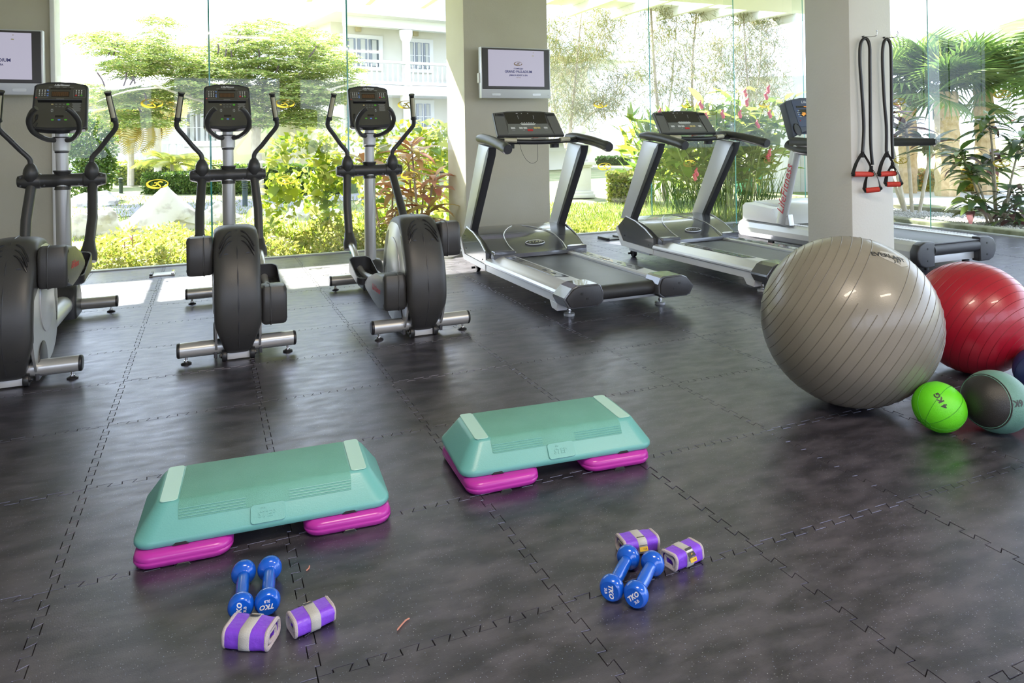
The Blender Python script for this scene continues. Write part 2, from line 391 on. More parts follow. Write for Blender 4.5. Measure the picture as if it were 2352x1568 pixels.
def window(n, spans, horizontal=True, fins=(), decals=()):
    lo, hi = spans[0][0], spans[-1][1]
    bm = bbox((lo, Y1-.03, -.01), (hi, Y1+.05, .012), .002, 1) if horizontal else bbox((X1-.03, lo, -.01), (X1+.05, hi, .012), .002, 1)
    win = struct('window_%d' % n, bm, sillm)
    for a, b in spans: pane(win, a, b, horizontal)
    for f in fins: fin(win, f, horizontal)
    for q in decals:
        p = WY(q[0], q[1], Y1-.009) if horizontal else WX(q[0], q[1], X1-.009)
        emblem(win, p, horizontal)
    return win
window(1, [(-1.28, .02), (.02, 1.352), (1.352, 2.70)], True, (.024, 1.352), [(350, 237), (655, 237), (362, 422), (659, 413), (934, 240), (941, 402)])
window(2, [(3.755, 5.085), (5.085, 6.40), (6.40, 7.6), (7.6, 8.19)], True, (5.085, 6.40, 7.6), [(1380, 239), (1389, 382), (1580, 240), (1584, 375), (1756, 239), (1767, 368)])
window(3, [(-4, -2.5), (-2.5, -.9), (-.9, .8), (.8, 2.5), (2.5, 4.3), (4.3, 6.0), (6.0, 7.74)], False, (6.0, 4.3, 2.5), [(2064, 233), (2069, 368), (2302, 216), (2301, 375)])

# ------------------------------------------------------------------ roof over the terrace outside: overhang, pergola beams
bm = NB(); box(bm, (2.0, 8.70, 3.44), (15.0, 1.9, .16)); box(bm, (9.2, 3.0, 3.46), (1.9, 14.0, .16))
struct('roof_overhang', bm, white)
pg = empty('pergola', (2, 11.5, 3.7), 0, 'white timber pergola above the terrace beyond the roof edge', 'pergola')
obj('beam', bbox((-6.5, -.40, -.08), (9.5, .28, .10), .01), white, pg)
for k in range(17): obj('rafter', bbox((-6.2+k*.95, -1.9, -.24), (-6.11+k*.95, .5, -.08), .006), white, pg)
for k, (x, y) in enumerate(LAMPS):
    f = empty('ceiling_light', (x, y, ZC), 0, ['long ceiling light panel nearer the right-hand glass', 'long ceiling light panel nearer the left wall'][k], 'ceiling light', 'ceiling light panels above the gym')
    obj('frame', bbox((-.62, -.16, -.035), (.62, .16, 0), .004), white, f)
    obj('diffuser', bbox((-.58, -.13, -.039), (.58, .13, -.034)), emat('lamp_diffuser', (1, .9, .76), 4), f)
SC.cycles.transparent_max_bounces = 24
# ------------------------------------------------------------------ elliptical trainers
def pillow(bm, prof, W, cen, smin=.72, p=3.0, n=9, half=1):
    """A fat disc: the (y, z) outline prof swept across x in -W..W and drawn in towards cen at both sides."""
    rings = []
    for k in range(-n, n+1):
        s = math.sin(k/n*PI/2)
        kk = smin+(1-smin)*max(0.0, 1-abs(s)**p)**(1/p)
        ring = []
        for (y, z) in prof:
            wz = W(z) if callable(W) else W
            ring.append(bm.verts.new((s*wz, cen[0]+(y-cen[0])*kk, cen[1]+(z-cen[1])*(kk if z > cen[1] else kk*.3+.7))))
        rings.append(ring)
    m_ = len(prof)
    for a, b in zip(rings, rings[1:]):
        for k in range(m_): bm.faces.new((a[k], a[(k+1) % m_], b[(k+1) % m_], b[k]))
    bm.faces.new(rings[0][::-1]); bm.faces.new(rings[-1])
    return bm
HP = smooth([(.20, .715, 0), (.04, .705, 0), (-.075, .60, 0), (-.15, .46, 0), (-.178, .33, 0), (-.165, .20, 0), (-.105, .09, 0), (-.04, .035, 0), (.10, .03, 0), (.34, .05, 0), (.47, .12, 0), (.515, .26, 0), (.50, .42, 0), (.40, .60, 0), (.30, .69, 0), (.20, .715, 0)], 3)[:-1]
HP = [(v.x, v.y) for v in HP]
def housingW(z): return .070+.050*min(1, max(0, (z-.05)/.16)) - .004*max(0, (z-.60)/.12)
def rear_y(z):
    """rear surface of the housing on its centre plane"""
    pts = [(.035, -.04), (.09, -.105), (.20, -.165), (.33, -.178), (.46, -.15), (.60, -.075), (.705, .04)]
    for (z0, y0), (z1, y1) in zip(pts, pts[1:]):
        if z0 <= z <= z1: return y0+(y1-y0)*(z-z0)/(z1-z0)
    return pts[0][1]
def make_elliptical(ph):
    """ph = +1: right crank up; -1: left crank up."""
    t = empty('elliptical_trainer', (0, 0, 0))
    for y, nm in ((0, 'rear_stabilizer'), (1.58, 'front_stabilizer')):
        bm = NB(); cyl(bm, (-.292, y, .074), (.292, y, .074), .0405, 24); st = obj(nm, bm, silver, t)
        for s in (-1, 1):
            bm = NB(); lathe(bm, [(.0405, 0), (.0415, .004), (.040, .012), (.034, .016), (0, .017)], 24, 'x'); bmesh.ops.scale(bm, vec=(s, 1, 1), verts=bm.verts)
            obj('end_cap', bm, black, st, loc=(s*.292, y, .074))
            ft = NB(); cyl(ft, (0, 0, 0.008), (0, 0, .045), .0065, 10); lathe(ft, [(.011, .012), (.011, .020)], 6)
            lf = obj('leveling_foot', ft, chrome, t, loc=(s*.262, y-.005, .0))
            pd = NB(); lathe(pd, [(.026, 0), (.027, .006), (.020, .011), (.010, .014)], 20); obj('rubber_pad', pd, black, lf)
    bm = NB(); box(bm, (0, -.035, .030), (.115, .03, .045), .003); obj('base_plate', bm, lsilver, t)
    for s in (-1, 1):
        bm = NB(); lathe(bm, [(.012, -.013), (.030, -.012), (.032, -.006), (.032, .006), (.030, .012), (.012, .013)], 24, 'x'); wl = obj('transport_wheel', bm, black, t, loc=(s*.072, -.045, .0325))
        bm = NB(); cyl(bm, (0, 0, 0), (s*.026, 0, 0), .008, 10); lathe(bm, [(.014, s*.013), (.014, s*.019)], 6, 'x'); obj('axle_bolt', bm, black, wl)
    # housing over the flywheel
    bm = NB(); pillow(bm, HP, housingW, (.17, .36), .84, 3.6); hs = obj('flywheel_housing', bm, shell, t, sharp=50)
    seam = [(0, rear_y(z)-.002, z) for z in np.linspace(.05, .70, 26)]+[(0, .12, .716), (0, .20, .719), (0, .30, .693)]
    bm = NB(); tube(bm, seam, .0035, 6); obj('seam_ridge', bm, dark, hs)
    for s in (-1, 1):
        for q in range(3):   # curved cooling slots
            pts = []
            for k in range(9):
                u = k/8; x = s*(.024+.066*u); z = .690-.024*q-.012*u-.062*u*u
                yy = rear_y(z)*1.0; sx = x/housingW(z); kk = .84+.16*max(0, 1-abs(sx)**3.6)**(1/3.6)
                pts.append((x, .17+(yy-.17)*kk-.004, .36+(z-.36)*kk+.006))
            bm = NB(); tube(bm, pts, [.003]+[.0058]*7+[.003], 6); obj('vent_slot', bm, black, hs)
        for z, x in ((.585, .055), (.155, .050)):
            bm = NB(); lathe(bm, [(0, -.003), (.012, -.002), (.013, .001)], 14, 'y', sx=1, sy=1, ); bmesh.ops.scale(bm, vec=(1, 1, .5), verts=bm.verts)
            sx = x/housingW(z); kk = .84+.16*max(0, 1-abs(sx)**3.6)**(1/3.6)
            obj('screw_recess', bm, black, hs, loc=(s*x, .17+(rear_y(z)-.17)*kk-.001, z))
        # pale side panel with an oval insert, and the dark arch by the stabilizer
        prof = [(.17+(y-.17)*.905+.012, .36+(z-.36)*(.88 if z > .36 else .97)) for y, z in HP if True]
        bm = NB(); prism(bm, prof, 0, .012, 'x', .004); bmesh.ops.scale(bm, vec=(s, 1, 1), verts=bm.verts)
        sp = obj('side_panel', bm, silver, t, loc=(s*.106, 0, 0))
        bm = NB(); lathe(bm, [(0, .018), (.14, .018), (.150, .014), (.150, 0)], 40, 'x', sx=1, sy=1); bmesh.ops.scale(bm, vec=(s, 1.12, 1.22), verts=bm.verts)
        obj('oval_insert', bm, lsilver, sp, loc=(s*.002, .205, .395))
        bm = NB(); pr_ = [(-.035, .02)]+[(.075-.11*math.cos(R(a)), .05+.14*math.sin(R(a))) for a in range(0, 181, 15)]+[(.185, .02)]
        prism(bm, pr_, 0, .017, 'x', .003); bmesh.ops.scale(bm, vec=(s, 1, 1), verts=bm.verts); obj('arch_recess', bm, dark, sp, loc=(s*.001, 0, 0))
    bm = NB(); cyl(bm, (0, .42, .115), (0, 1.48, .115), .062, 24); obj('base_beam', bm, lsilver, t)
    bm = NB(); fp = [(1.34, .02)]+[(1.47-.13*math.cos(R(a)), .10+.15*math.sin(R(a))) for a in range(0, 181, 12)]+[(1.60, .02)]
    pillow(bm, [(y, z) for y, z in fp], .082, (1.47, .10), .86, 3); obj('front_cover', bm, dark, t, sharp=50)
    # pole
    bm = NB(); cyl(bm, (0, 1.47, .10), (0, 1.45, .93), .0455, 24); obj('pole', bm, silver, t)
    bm = NB(); cyl(bm, (0, 1.45, .95), (0, 1.43, 1.30), .038, 24); obj('upper_pole', bm, lsilver, t)
    # crossbar with its hub
    bm = NB(); lathe(bm, [(.026, -.262), (.036, -.258), (.050, -.215), (.051, -.13), (.050, -.128), (.046, -.122), (.045, -.05), (.052, -.028), (.055, 0), (.052, .028), (.045, .05), (.046, .122), (.050, .128), (.051, .13), (.050, .215), (.036, .258), (.026, .262)], 28, 'x')
    cb = obj('crossbar', bm, shell, t, loc=(0, 1.45, .952))
    bm = NB(); lathe(bm, [(.052, -.062), (.050, -.055), (.043, -.03), (.041, 0), (.043, .03), (.052, .058), (.056, .062), (.056, .070)], 28); obj('hub', bm, shell, cb, loc=(0, 0, -.002))
    for s in (-1, 1):
        for x, z in ((.10, -.03), (.10+.05, .03), (.235, .028), (.235, -.028)):
            bm = NB(); lathe(bm, [(0, -.002), (.006, -.002), (.006, .004)], 10, 'y'); obj('screw_recess', bm, black, cb, loc=(s*x, -math.sqrt(max(0, .05**2-z*z))-.001, z))
        up = (s == ph)
        jy, jz = (1.08, .49) if up else (1.27, .415)
        x0, x1 = s*.178, s*.197
        bm = NB(); lathe(bm, [(0, -.062), (.024, -.056), (.040, -.030), (.0455, 0), (.042, .025), (.030, .052), (.020, .064), (.016, .068)], 24); jb = obj('joint_ball', bm, shell, t, loc=(x0, 1.42, 1.005))
        bm = NB(); tube(bm, [(x0, 1.44, .93), (x1, (jy+1.45)/2, .70), (x1, jy+.02, jz+.05)], .031, 20); obj('swing_arm', bm, shell, t)
        bm = NB(); tube(bm, [(x1, jy+.03, jz+.07), (x1, jy+.01, jz+.035), (x1, jy-.012, jz-.005), (x1, jy-.03, jz-.05)], [.034, .040, .052, .050], 20, up=(1, 0, 0), flat=.9); obj('arm_socket', bm, shell, t)
        pz = .262 if not up else .44; py = .70 if not up else .58; px = .205 if not up else .185
        bm = NB(); tube(bm, smooth([(x1, jy-.01, jz-.01), (x1, (jy+.80)/2+.02, (jz+pz)/2+.02), (s*.20, .80, pz+.0), (s*.195, .42, pz+.02)], 5), .024, 16); obj('link_arm', bm, silver, t)
        # pedal tray
        q = rrect(.155, .37, .05, 5); bm = NB()
        o_ = [[bm.verts.new((x*k, y*k, z)) for x, y in q] for k, z in ((.90, 0), (1, .012), (1.0, .062), (.93, .064), (.91, .016), (.0001, .015))]
        for a, b in zip(o_, o_[1:]):
            for k in range(len(q)): bm.faces.new((a[k], a[(k+1) % len(q)], b[(k+1) % len(q)], b[k]))
        bm.faces.new(o_[0][::-1]); bmesh.ops.remove_doubles(bm, verts=bm.verts, dist=1e-3)
        for v in bm.verts:
            if v.co.z > .05: v.co.z += .045*max(0, v.co.y/.185)-.012*max(0, -v.co.y/.185)
        pd = obj('pedal', bm, dark, t, loc=(s*px, py, pz-.02), rot=(R(6), 0, 0))
        bm = NB()
        for k in range(9): box(bm, (0, -.10+.027*k, .0175), (.10, .008, .003))
        obj('grip_rib', bm, black, pd)
        # crank cover
        zc = .575 if up else .295; y0 = -.11 if not up else -.02
        prof = [(0, -.105), (-.02, -.08), (-.025, .055), (-.008, .098), (.03, .108), (.22, .088), (.44, .035), (.555, .0), (.575, -.03), (.55, -.058), (.30, -.092), (.14, -.112)]
        bm = NB(); prism(bm, prof, -.066, .066, 'x', .020, 3)
        cc = obj('crank_cover', bm, shell, t, loc=(s*.186, y0, zc), rot=(R(-4 if up else -2), 0, 0), sharp=40)
        pts = [(-.020*s, y*1.012-.001, z*1.012) for y, z in prof]; bm = NB(); tube(bm, pts+[pts[0]], .0035, 6, cap=False); obj('seam_ridge', bm, shell, cc)
        for y, z in ((.02, .075), (.02, -.075)):
            bm = NB(); lathe(bm, [(0, s*.002), (.008, s*.002), (.008, -s*.002)], 12, 'x'); obj('screw_recess', bm, black, cc, loc=(s*.066, y, z))
        text('LifeFitness', .055, 'brand_print', printr, cc, (s*.0668, .21, -.005), (PI/2, 0, s*PI/2) if s > 0 else (PI/2, 0, -PI/2), shear=.5)
        # moving handle
        pts = smooth([(x0, 1.42, 1.06), (x0+s*.006, 1.415, 1.105), (x0+s*.055, 1.40, 1.165), (s*.285, 1.37, 1.235), (s*.335, 1.34, 1.305), (s*.332, 1.32, 1.36)], 6)
        bm = NB(); tube(bm, pts, .0165, 16); hb = obj('moving_handle', bm, shell, t)
        g0, g1 = Vector((s*.331, 1.315, 1.350)), Vector((s*.300, 1.25, 1.545))
        d = (g1-g0).normalized(); bm = NB(); tube(bm, [g0, g0+d*.008, g0+d*.02, g1-d*.015, g1-d*.006, g1], [.023, .0235, .020, .019, .024, .023], 18); gp = obj('hand_grip', bm, black, hb)
        c = (g0+g1)/2; bm = NB(); tube(bm, [g0+d*.025+Vector((0, -.0125, 0)), g1-d*.03+Vector((0, -.0125, 0))], .0135, 12); obj('pulse_sensor', bm, beige, hb)
        # fixed handle loop in front of the console
        pts = smooth([(s*.020, 1.42, 1.225), (s*.075, 1.36, 1.232), (s*.128, 1.25, 1.280), (s*.138, 1.18, 1.345), (s*.112, 1.13, 1.40), (s*.082, 1.11, 1.428)], 6)
        bm = NB(); tube(bm, pts, .0165, 16); obj('fixed_handle', bm, shell, t)
    bm = NB(); lathe(bm, [(.040, 1.15), (.043, 1.152), (.043, 1.162), (.050, 1.168), (.052, 1.245), (.054, 1.252), (.054, 1.258), (.044, 1.260)], 28)
    for f in bm.faces:
        z = f.calc_center_median().z; f.material_index = 1 if (z < 1.164 or z > 1.249) else 0
    obj('bottle_collar', bm, [lsilver, black], t, loc=(0, 1.44, -.012))
    # console
    w2, h2 = .162, .172
    prof = [(-w2+.010, -h2+.002), (-w2-.002, -h2+.016), (-w2+.004, h2-.02), (-w2+.018, h2-.004), (-.08, h2+.008), (0, h2+.011), (.08, h2+.008), (w2-.018, h2-.004), (w2-.004, h2-.02), (w2+.002, -h2+.016), (w2-.010, -h2+.002), (.07, -h2-.006), (0, -h2-.008), (-.07, -h2-.006)]
    bm = NB(); prism(bm, prof, -.055, 0, 'z', .010, 3)
    cs = obj('console', bm, dark, t, loc=(0, 1.40, 1.455), rot=(R(66), 0, 0), sharp=40)
    bm = NB(); prism(bm, [(x*.91, y*.91+.002) for x, y in prof], 0, .0015, 'z'); obj('face_plate', bm, consoleface, cs)
    Z = .002
    def sub(nm, x, y, w_, h_, m_, z=Z, r=.003, th=.0015):
        b_ = NB(); prism(b_, rrect(w_, h_, min(r, w_*.45, h_*.45), 3), 0, th, 'z'); return obj(nm, b_, m_, cs, loc=(x, y, z))
    sub('display', -.002, .090, .105, .040, screenblk); sub('display', -.002, .130, .12, .010, screenblk); sub('display', 0, -.078, .05, .016, screenblk)
    bm = NB()
    for k in range(22): box(bm, (-.050+.0045*k, .0, 0), (.0018, .032, .0006))
    obj('display_segment', bm, mat('dim_amber', (.22, .10, .03), .5), cs, loc=(0, .090, Z+.002))
    text('LifeFitness', .021, 'brand_print', printw, cs, (.002, .158, Z+.0005), shear=.5, bold=.0004)
    for x in (-.062, -.02, .02, .062): sub('caption', x, .143, .022, .002, printg, r=.0005)
    for x, n in ((-.108, 0), (.106, 1)):
        for r_ in range(4):
            for c in range(3):
                ch = '123456789*0#'[r_*3+c]
                if n and r_ == 3 and c != 1: sub('button', x-.016+.016*c, .118-.0125*r_+.0, .013, .010, bred if c == 0 else bgreen, r=.005)
                else: sub('button', x-.016+.016*c, .118-.0125*r_, .006, .0075, bwhite, r=.001)
        bm = NB(); pts = [(a, b, 0) for a, b in rrect(.072, .062, .008, 4)]; tube(bm, [Vector(p) for p in pts]+[Vector(pts[0])], .0006, 4, cap=False); obj('panel_outline', bm, printg, cs, loc=(x+(.004 if n else 0), .095, Z+.0005))
    for y in (.118, .092, .078): sub('button', -.076, y, .012, .007, bblue, r=.0035)
    sub('button', -.140, .062, .010, .007, bred, r=.0035)
    for c in range(5): sub('button', -.045+.0225*c, .012, .014 if c < 4 else .018, .008 if c < 4 else .013, bgold if c == 0 else (bgreen if c == 4 else keypanel), r=.005)
    for c in range(3): sub('button', -.022+.020*c, -.006, .013, .008, keypanel, r=.003)
    for x in (-.044, .044): sub('button', x, -.034, .018, .026, keypanel, r=.008); sub('arrow_print', x, -.028, .004, .004, printw, z=Z+.002, r=.0005); sub('arrow_print', x, -.042, .004, .004, printw, z=Z+.002, r=.0005)
    for x, m_ in ((-.038, bgreen), (0, bblue), (.038, bgreen)): sub('button', x, -.104, .017, .011, m_, r=.0055)
    for k in range(10): sub('caption', .096+.0, .020-.0065*k, .052-.012*(k % 3 == 2), .0022, printg, r=.0005)
    for y in (.053, .046): sub('caption', -.002, y, .045, .003, printg, r=.0005)
    bm = NB(); prism(bm, [(-.005, 0), (.0, .010), (.004, .024), (.009, .026), (.009, .0)], -.128, .128, 'x', .001, 1); obj('book_ledge', bm, black, cs, loc=(0, .030, 0), rot=(0, 0, 0))
    bm = NB(); tube(bm, smooth([(-.128, -.105, .008), (-.150, -.15, .012), (-.142, -.185, .01), (-.128, -.16, .012), (-.12, -.13, .01)], 5), .0022, 6); obj('sensor_cord', bm, black, cs)
    bm = NB(); prism(bm, rrect(.012, .038, .004), 0, .012, 'z', .002, 1); obj('clip', bm, black, cs, loc=(-.128, -.085, 0), rot=(0, 0, R(-8)))
    bm = NB(); box(bm, (0, 0, -.045), (.07, .10, .05), .012); obj('console_neck', bm, dark, cs, loc=(0, -.11, -.02))
    return t
e1 = make_elliptical(1); e2 = make_elliptical(-1); e3 = copy_tree(e1)
for o, x, lb in ((e1, -.915, 'grey elliptical trainer cut by the left edge, in front of the left television'), (e2, .136, 'grey elliptical trainer in the middle of the three, with its left crank raised'), (e3, 1.18, 'grey elliptical trainer beside the first treadmill, in front of the leafy hedge')):
    o.location = (x, 4.25, 0); tag(o, lb, 'elliptical trainer', 'elliptical trainers facing the garden')

# ------------------------------------------------------------------ treadmills with two slanting uprights
def make_treadmill():
    t = empty('treadmill', (0, 0, 0))
    for s in (-1, 1):
        # side rail: extruded profile (x across, z up), sloping down to the outside
        prof = [(.242, .165), (.242, .214), (.255, .222), (.36, .222), (.395, .214), (.435, .196), (.468, .186), (.478, .170), (.478, .158), (.44, .150), (.30, .15)]
        bm = NB(); prism(bm, [(s*x, z) for x, z in prof], -.06, 1.28, 'y', .003, 1); rl = obj('side_rail', bm, alu, t, sharp=12)
        bm = NB(); q = [(-.04, -.50), (.045, -.46), (.045, .44), (.03, .50), (-.04, .48)]
        prism(bm, [(s*x, y) for x, y in q], 0, .003, 'z', .001, 1); rs = obj('rail_insert', bm, gunmetal, rl, loc=(s*.315, .66, .2224))
        for y in (-.36, -.24, .08, .24, .36) if False else (.38, .24, -.20, -.34):
            b2 = NB(); lathe(b2, [(0, .0015), (.018, .0012), (.02, 0)], 18, sx=.75, sy=1.7); obj('anchor_mark', b2, black, rs, loc=(0, y, .003))
        text('STAR TRAC', .028, 'brand_print', printg, rs, (0, .02, .0036), (0, 0, s*PI/2))
        for y0 in (-.05, 1.27):
            pass
        bm = NB(); tube(bm, [(s*.457, -.04, .157), (s*.457, 1.28, .157)], .004, 6); obj('rail_groove', bm, gunmetal, rl)
        # lower frame beam and its rear bracket
        bm = NB(); prism(bm, [(-.02, .098), (-.02, .150), (1.30, .150), (1.30, .095), (1.05, .098)], s*.425, s*.462, 'x', .003, 1); fb = obj('frame_beam', bm, frost, t)
        bm = NB(); prism(bm, [(-.035, .10), (.09, .10), (.055, .052), (-.02, .045)], s*.385, s*.462, 'x', .003, 1); obj('foot_bracket', bm, frost, fb)
        bm = NB(); cyl(bm, (0, 0, .012), (0, 0, .056), .010, 10); lathe(bm, [(.016, .030), (.016, .040)], 6); ft = obj('leveling_foot', bm, chrome, t, loc=(s*.36, 0.0, 0))
        bm = NB(); lathe(bm, [(.036, 0), (.037, .006), (.036, .016), (.020, .020), (.012, .020)], 24); obj('foot_pad', bm, lsilver, ft)
        # rear end cap: glossy shoulder and a dark plate on its back
        prof = [(.212, .120), (.212, .185), (.232, .228), (.255, .238), (.395, .238), (.44, .222), (.495, .165), (.498, .150), (.468, .100), (.44, .090), (.25, .092)]
        bm = NB(); prism(bm, [(s*x, z) for x, z in prof], -.20, -.03, 'y', .005, 2); ec = obj('end_cap', bm, gunmetal, t, sharp=18)
        bm = NB(); pp = [(.355+(x-.355)*.90, .163+(z-.163)*.88) for x, z in prof]; prism(bm, [(s*x, z) for x, z in pp], -.210, -.198, 'y', .004, 2); bk = obj('back_plate', bm, dark, ec)
        for dx, dz in ((.02, .02), (-.02, -.015)):
            b2 = NB(); lathe(b2, [(0, -.002), (.009, -.002), (.009, .003)], 10, 'y'); obj('screw', b2, black, ec, loc=(s*(.355+dx), -.210, .165+dz))
        # front wheel unit
        bm = NB(); box(bm, (s*.345, 1.66, .085), (.06, .36, .05), .004); fa = obj('lift_arm', bm, frost, t)
        bm = NB(); lathe(bm, [(.012, -.018), (.036, -.016), (.037, 0), (.036, .016), (.012, .018)], 20, 'x'); obj('front_wheel', bm, black, t, loc=(s*.345, 1.80, .037))
        bm = NB(); cyl(bm, (s*.37, 1.80, .037), (s*.405, 1.80, .037), .010, 8); obj('wheel_bolt', bm, black, fa)
        # side skirt of the motor cover with a pale lower band
        sk = [(1.28, .245), (1.42, .315), (1.58, .372), (1.76, .405), (1.90, .300), (1.80, .165), (1.28, .150)]
        bm = NB(); prism(bm, sk, s*.425, s*.462, 'x', .004, 1); sd = obj('side_skirt', bm, gunmetal, t)
        bd = [(1.28, .150), (1.80, .165), (1.905, .305), (1.935, .275), (1.83, .115), (1.28, .098)]
        bm = NB(); prism(bm, bd, s*.428, s*.468, 'x', .003, 1); obj('skirt_band', bm, frost, sd)
        bm = NB(); tube(bm, [(s*.458, 1.30, .255), (s*.458, 1.42, .322), (s*.458, 1.58, .379), (s*.458, 1.75, .410)], .0065, 8); obj('skirt_trim', bm, alu, sd)
        for y, z in ((1.80, .33), (1.77, .22), (1.36, .18)):
            b2 = NB(); lathe(b2, [(0, s*.002), (.006, s*.002), (.006, -s*.002)], 8, 'x'); obj('screw', b2, black, sd, loc=(s*.463, y, z))
        # upright: broad pale flank, dark strip on the rear edge
        up = [(1.66, .37), (1.86, .385), (1.44, 1.145), (1.17, 1.115), (1.21, 1.05)]
        bm = NB(); prism(bm, up, s*.40, s*.452, 'x', .006, 2); u = obj('upright', bm, lsilver, t)
        st = [(1.645, .37), (1.70, .37), (1.245, 1.06), (1.20, 1.115), (1.165, 1.115), (1.195, 1.05)]
        bm = NB(); prism(bm, st, s*.392, s*.460, 'x', .010, 2); obj('rear_strip', bm, dark, u)
        # handrail arm
        pts = smooth([(s*.425, 1.50, 1.190), (s*.430, 1.35, 1.186), (s*.437, 1.12, 1.160), (s*.444, .94, 1.128), (s*.447, .80, 1.100)], 4)
        bm = NB(); tube(bm, pts, [.030, .033, .036]+[.040]*(len(pts)-6)+[.043, .044, .038], 16, up=(0, 0, 1), flat=.92); obj('handrail', bm, dark, t)
    # belt, deck, roller
    bm = NB(); box(bm, (0, .62, .196), (.482, 1.44, .010), .003, 1)
    for f in bm.faces: pass
    obj('running_belt', bm, mat('belt_rubber', (.045, .047, .052), .36, spec=.5, noise=(5, (.075, .078, .085), .3, .75), bump=(500, .2)), t)
    bm = NB(); cyl(bm, (-.235, -.11, .155), (.235, -.11, .155), .047, 28); obj('rear_roller', bm, mat('belt_black', (.03, .03, .032), .45, bump=(300, .3)), t)
    bm = NB(); box(bm, (0, -.06, .098), (.74, .05, .03), .003); obj('rear_crossbeam', bm, lsilver, t)
    bm = NB(); box(bm, (0, .7, .165), (.47, 1.3, .035), .003); obj('deck', bm, black, t)
    # motor cover: curved sheet between the skirts
    prof = [(1.175, .205), (1.178, .236), (1.24, .256), (1.36, .315), (1.50, .360), (1.66, .392), (1.78, .400), (1.90, .300), (1.82, .17), (1.25, .17)]
    bm = NB(); prism(bm, prof, -.43, .43, 'x', .010, 2); mc = obj('motor_cover', bm, gunmetal, t, sharp=25)
    for s in (-1, 1):
        bm = NB(); tube(bm, smooth([(s*.235, 1.18, .246), (s*.25, 1.30, .292), (s*.225, 1.46, .354), (s*.14, 1.60, .386), (s*.05, 1.70, .398)], 4), .004, 6); obj('cover_crease', bm, alu, mc)
        bm = NB(); prism(bm, [(s*.24, 1.177), (s*.425, 1.177), (s*.425, 1.33), (s*.36, 1.30), (s*.26, 1.22)], .235, .262, 'z', .004, 1); obj('cover_corner', bm, gunmetal, mc)
    bm = NB(); lathe(bm, [(0, .010), (.085, .009), (.092, .004), (.095, 0)], 32, sx=1, sy=.42); lg = obj('badge', bm, dark, mc, loc=(0, 1.31, .290), rot=(R(24), 0, 0))
    bm = NB(); lathe(bm, [(.080, .010), (.083, .013), (.086, .010)], 32, sx=1, sy=.40); obj('badge_ring', bm, alu, lg) if False else bm.free()
    text('STAR', .036, 'badge_letters', chrome, mc, (0, 1.311, .300), (R(24), 0, 0), shear=.3, xs=1.5, ext=.0012)
    bm = NB(); pts = [(.088*math.cos(R(a)), .034*math.sin(R(a)), .009) for a in range(0, 361, 12)]; tube(bm, [Vector(p) for p in pts], .0028, 6, cap=False); obj('badge_rim', bm, alu, mc, loc=(0, 1.31, .290), rot=(R(24), 0, 0))
    # console bridge: grab bar with sensor plates, cup holders
    bm = NB(); tube(bm, smooth([(-.42, 1.30, 1.178), (-.25, 1.225, 1.160), (0, 1.20, 1.152), (.25, 1.225, 1.160), (.42, 1.30, 1.178)], 6), .021, 14); gb = obj('grab_bar', bm, black, t)
    for s in (-1, 1):
        bm = NB(); tube(bm, [(s*.20, 1.203, 1.167), (s*.30, 1.228, 1.172)], .020, 14); obj('pulse_sensor', bm, beige, gb)
        bm = NB(); lathe(bm, [(.040, -.055), (.042, .0), (.046, .006), (.040, .006), (.038, -.05)], 24); obj('cup_holder', bm, dark, t, loc=(s*.21-.0, 1.33, 1.155))
    bm = NB(); box(bm, (0, 1.34, 1.155), (.80, .20, .030), .012); obj('console_shelf', bm, dark, t)
    bm = NB(); prism(bm, [(-.07, 0), (.07, 0), (.05, -.02), (0, -.028), (-.05, -.02)], 0, .01, 'z', .002, 1); obj('safety_clip_plate', bm, keypanel, t, loc=(0, 1.20, 1.176))
    bm = NB(); prism(bm, rrect(.05, .03, .006), 0, .012, 'z', .003, 1); obj('stop_button', bm, bred, t, loc=(-.005, 1.255, 1.176), rot=(0, 0, R(-8)))
    bm = NB(); tube(bm, smooth([(-.16, 1.24, 1.15), (-.15, 1.22, 1.08), (-.12, 1.20, 1.01), (-.07, 1.19, .975), (-.02, 1.19, 1.00), (-.01, 1.20, 1.08), (-.005, 1.21, 1.155)], 6), .0016, 6); obj('safety_cord', bm, black, t)
    # console: splayed board leaning to the front
    cs = obj('console', prism(NB(), [(-.315, -.135), (.315, -.135), (.296, .118), (.16, .134), (0, .138), (-.16, .134), (-.296, .118)], -.035, 0, 'z', .006, 2), mat('console_shell', (.085, .085, .078), .38), t, loc=(0, 1.42, 1.315), rot=(R(52), 0, 0))
    bm = NB(); prism(bm, [(-.185, -.005), (.185, -.005), (.195, .120), (0, .129), (-.195, .120)], 0, .002, 'z'); obj('display', bm, screenblk, cs)
    bm = NB(); prism(bm, [(-.215, -.122), (.215, -.122), (.188, -.008), (-.188, -.008)], 0, .002, 'z'); obj('key_panel', bm, keypanel, cs)
    for s in (-1, 1):
        bm = NB(); prism(bm, [(s*.215, -.13), (s*.308, -.13), (s*.290, .113), (s*.200, .122)], 0, .006, 'z', .002, 1); obj('console_wing', bm, mat('console_wing', (.13, .13, .12), .35), cs)
        bm = NB(); prism(bm, [(s*.205, .072), (s*.285, .076), (s*.278, .104), (s*.200, .104)], 0, .009, 'z', .002, 1); v = obj('speaker_vent', bm, dark, cs)
        for k in range(5): b2 = NB(); box(b2, (s*(.222+.013*k), .088, .0095), (.004, .020, .002)); obj('vent_slat', b2, black, cs)
    def sub(nm, x, y, w_, h_, m_, z=.003, r=.003, th=.002):
        b_ = NB(); prism(b_, rrect(w_, h_, min(r, w_*.45, h_*.45), 3), 0, th, 'z'); return obj(nm, b_, m_, cs, loc=(x, y, z))
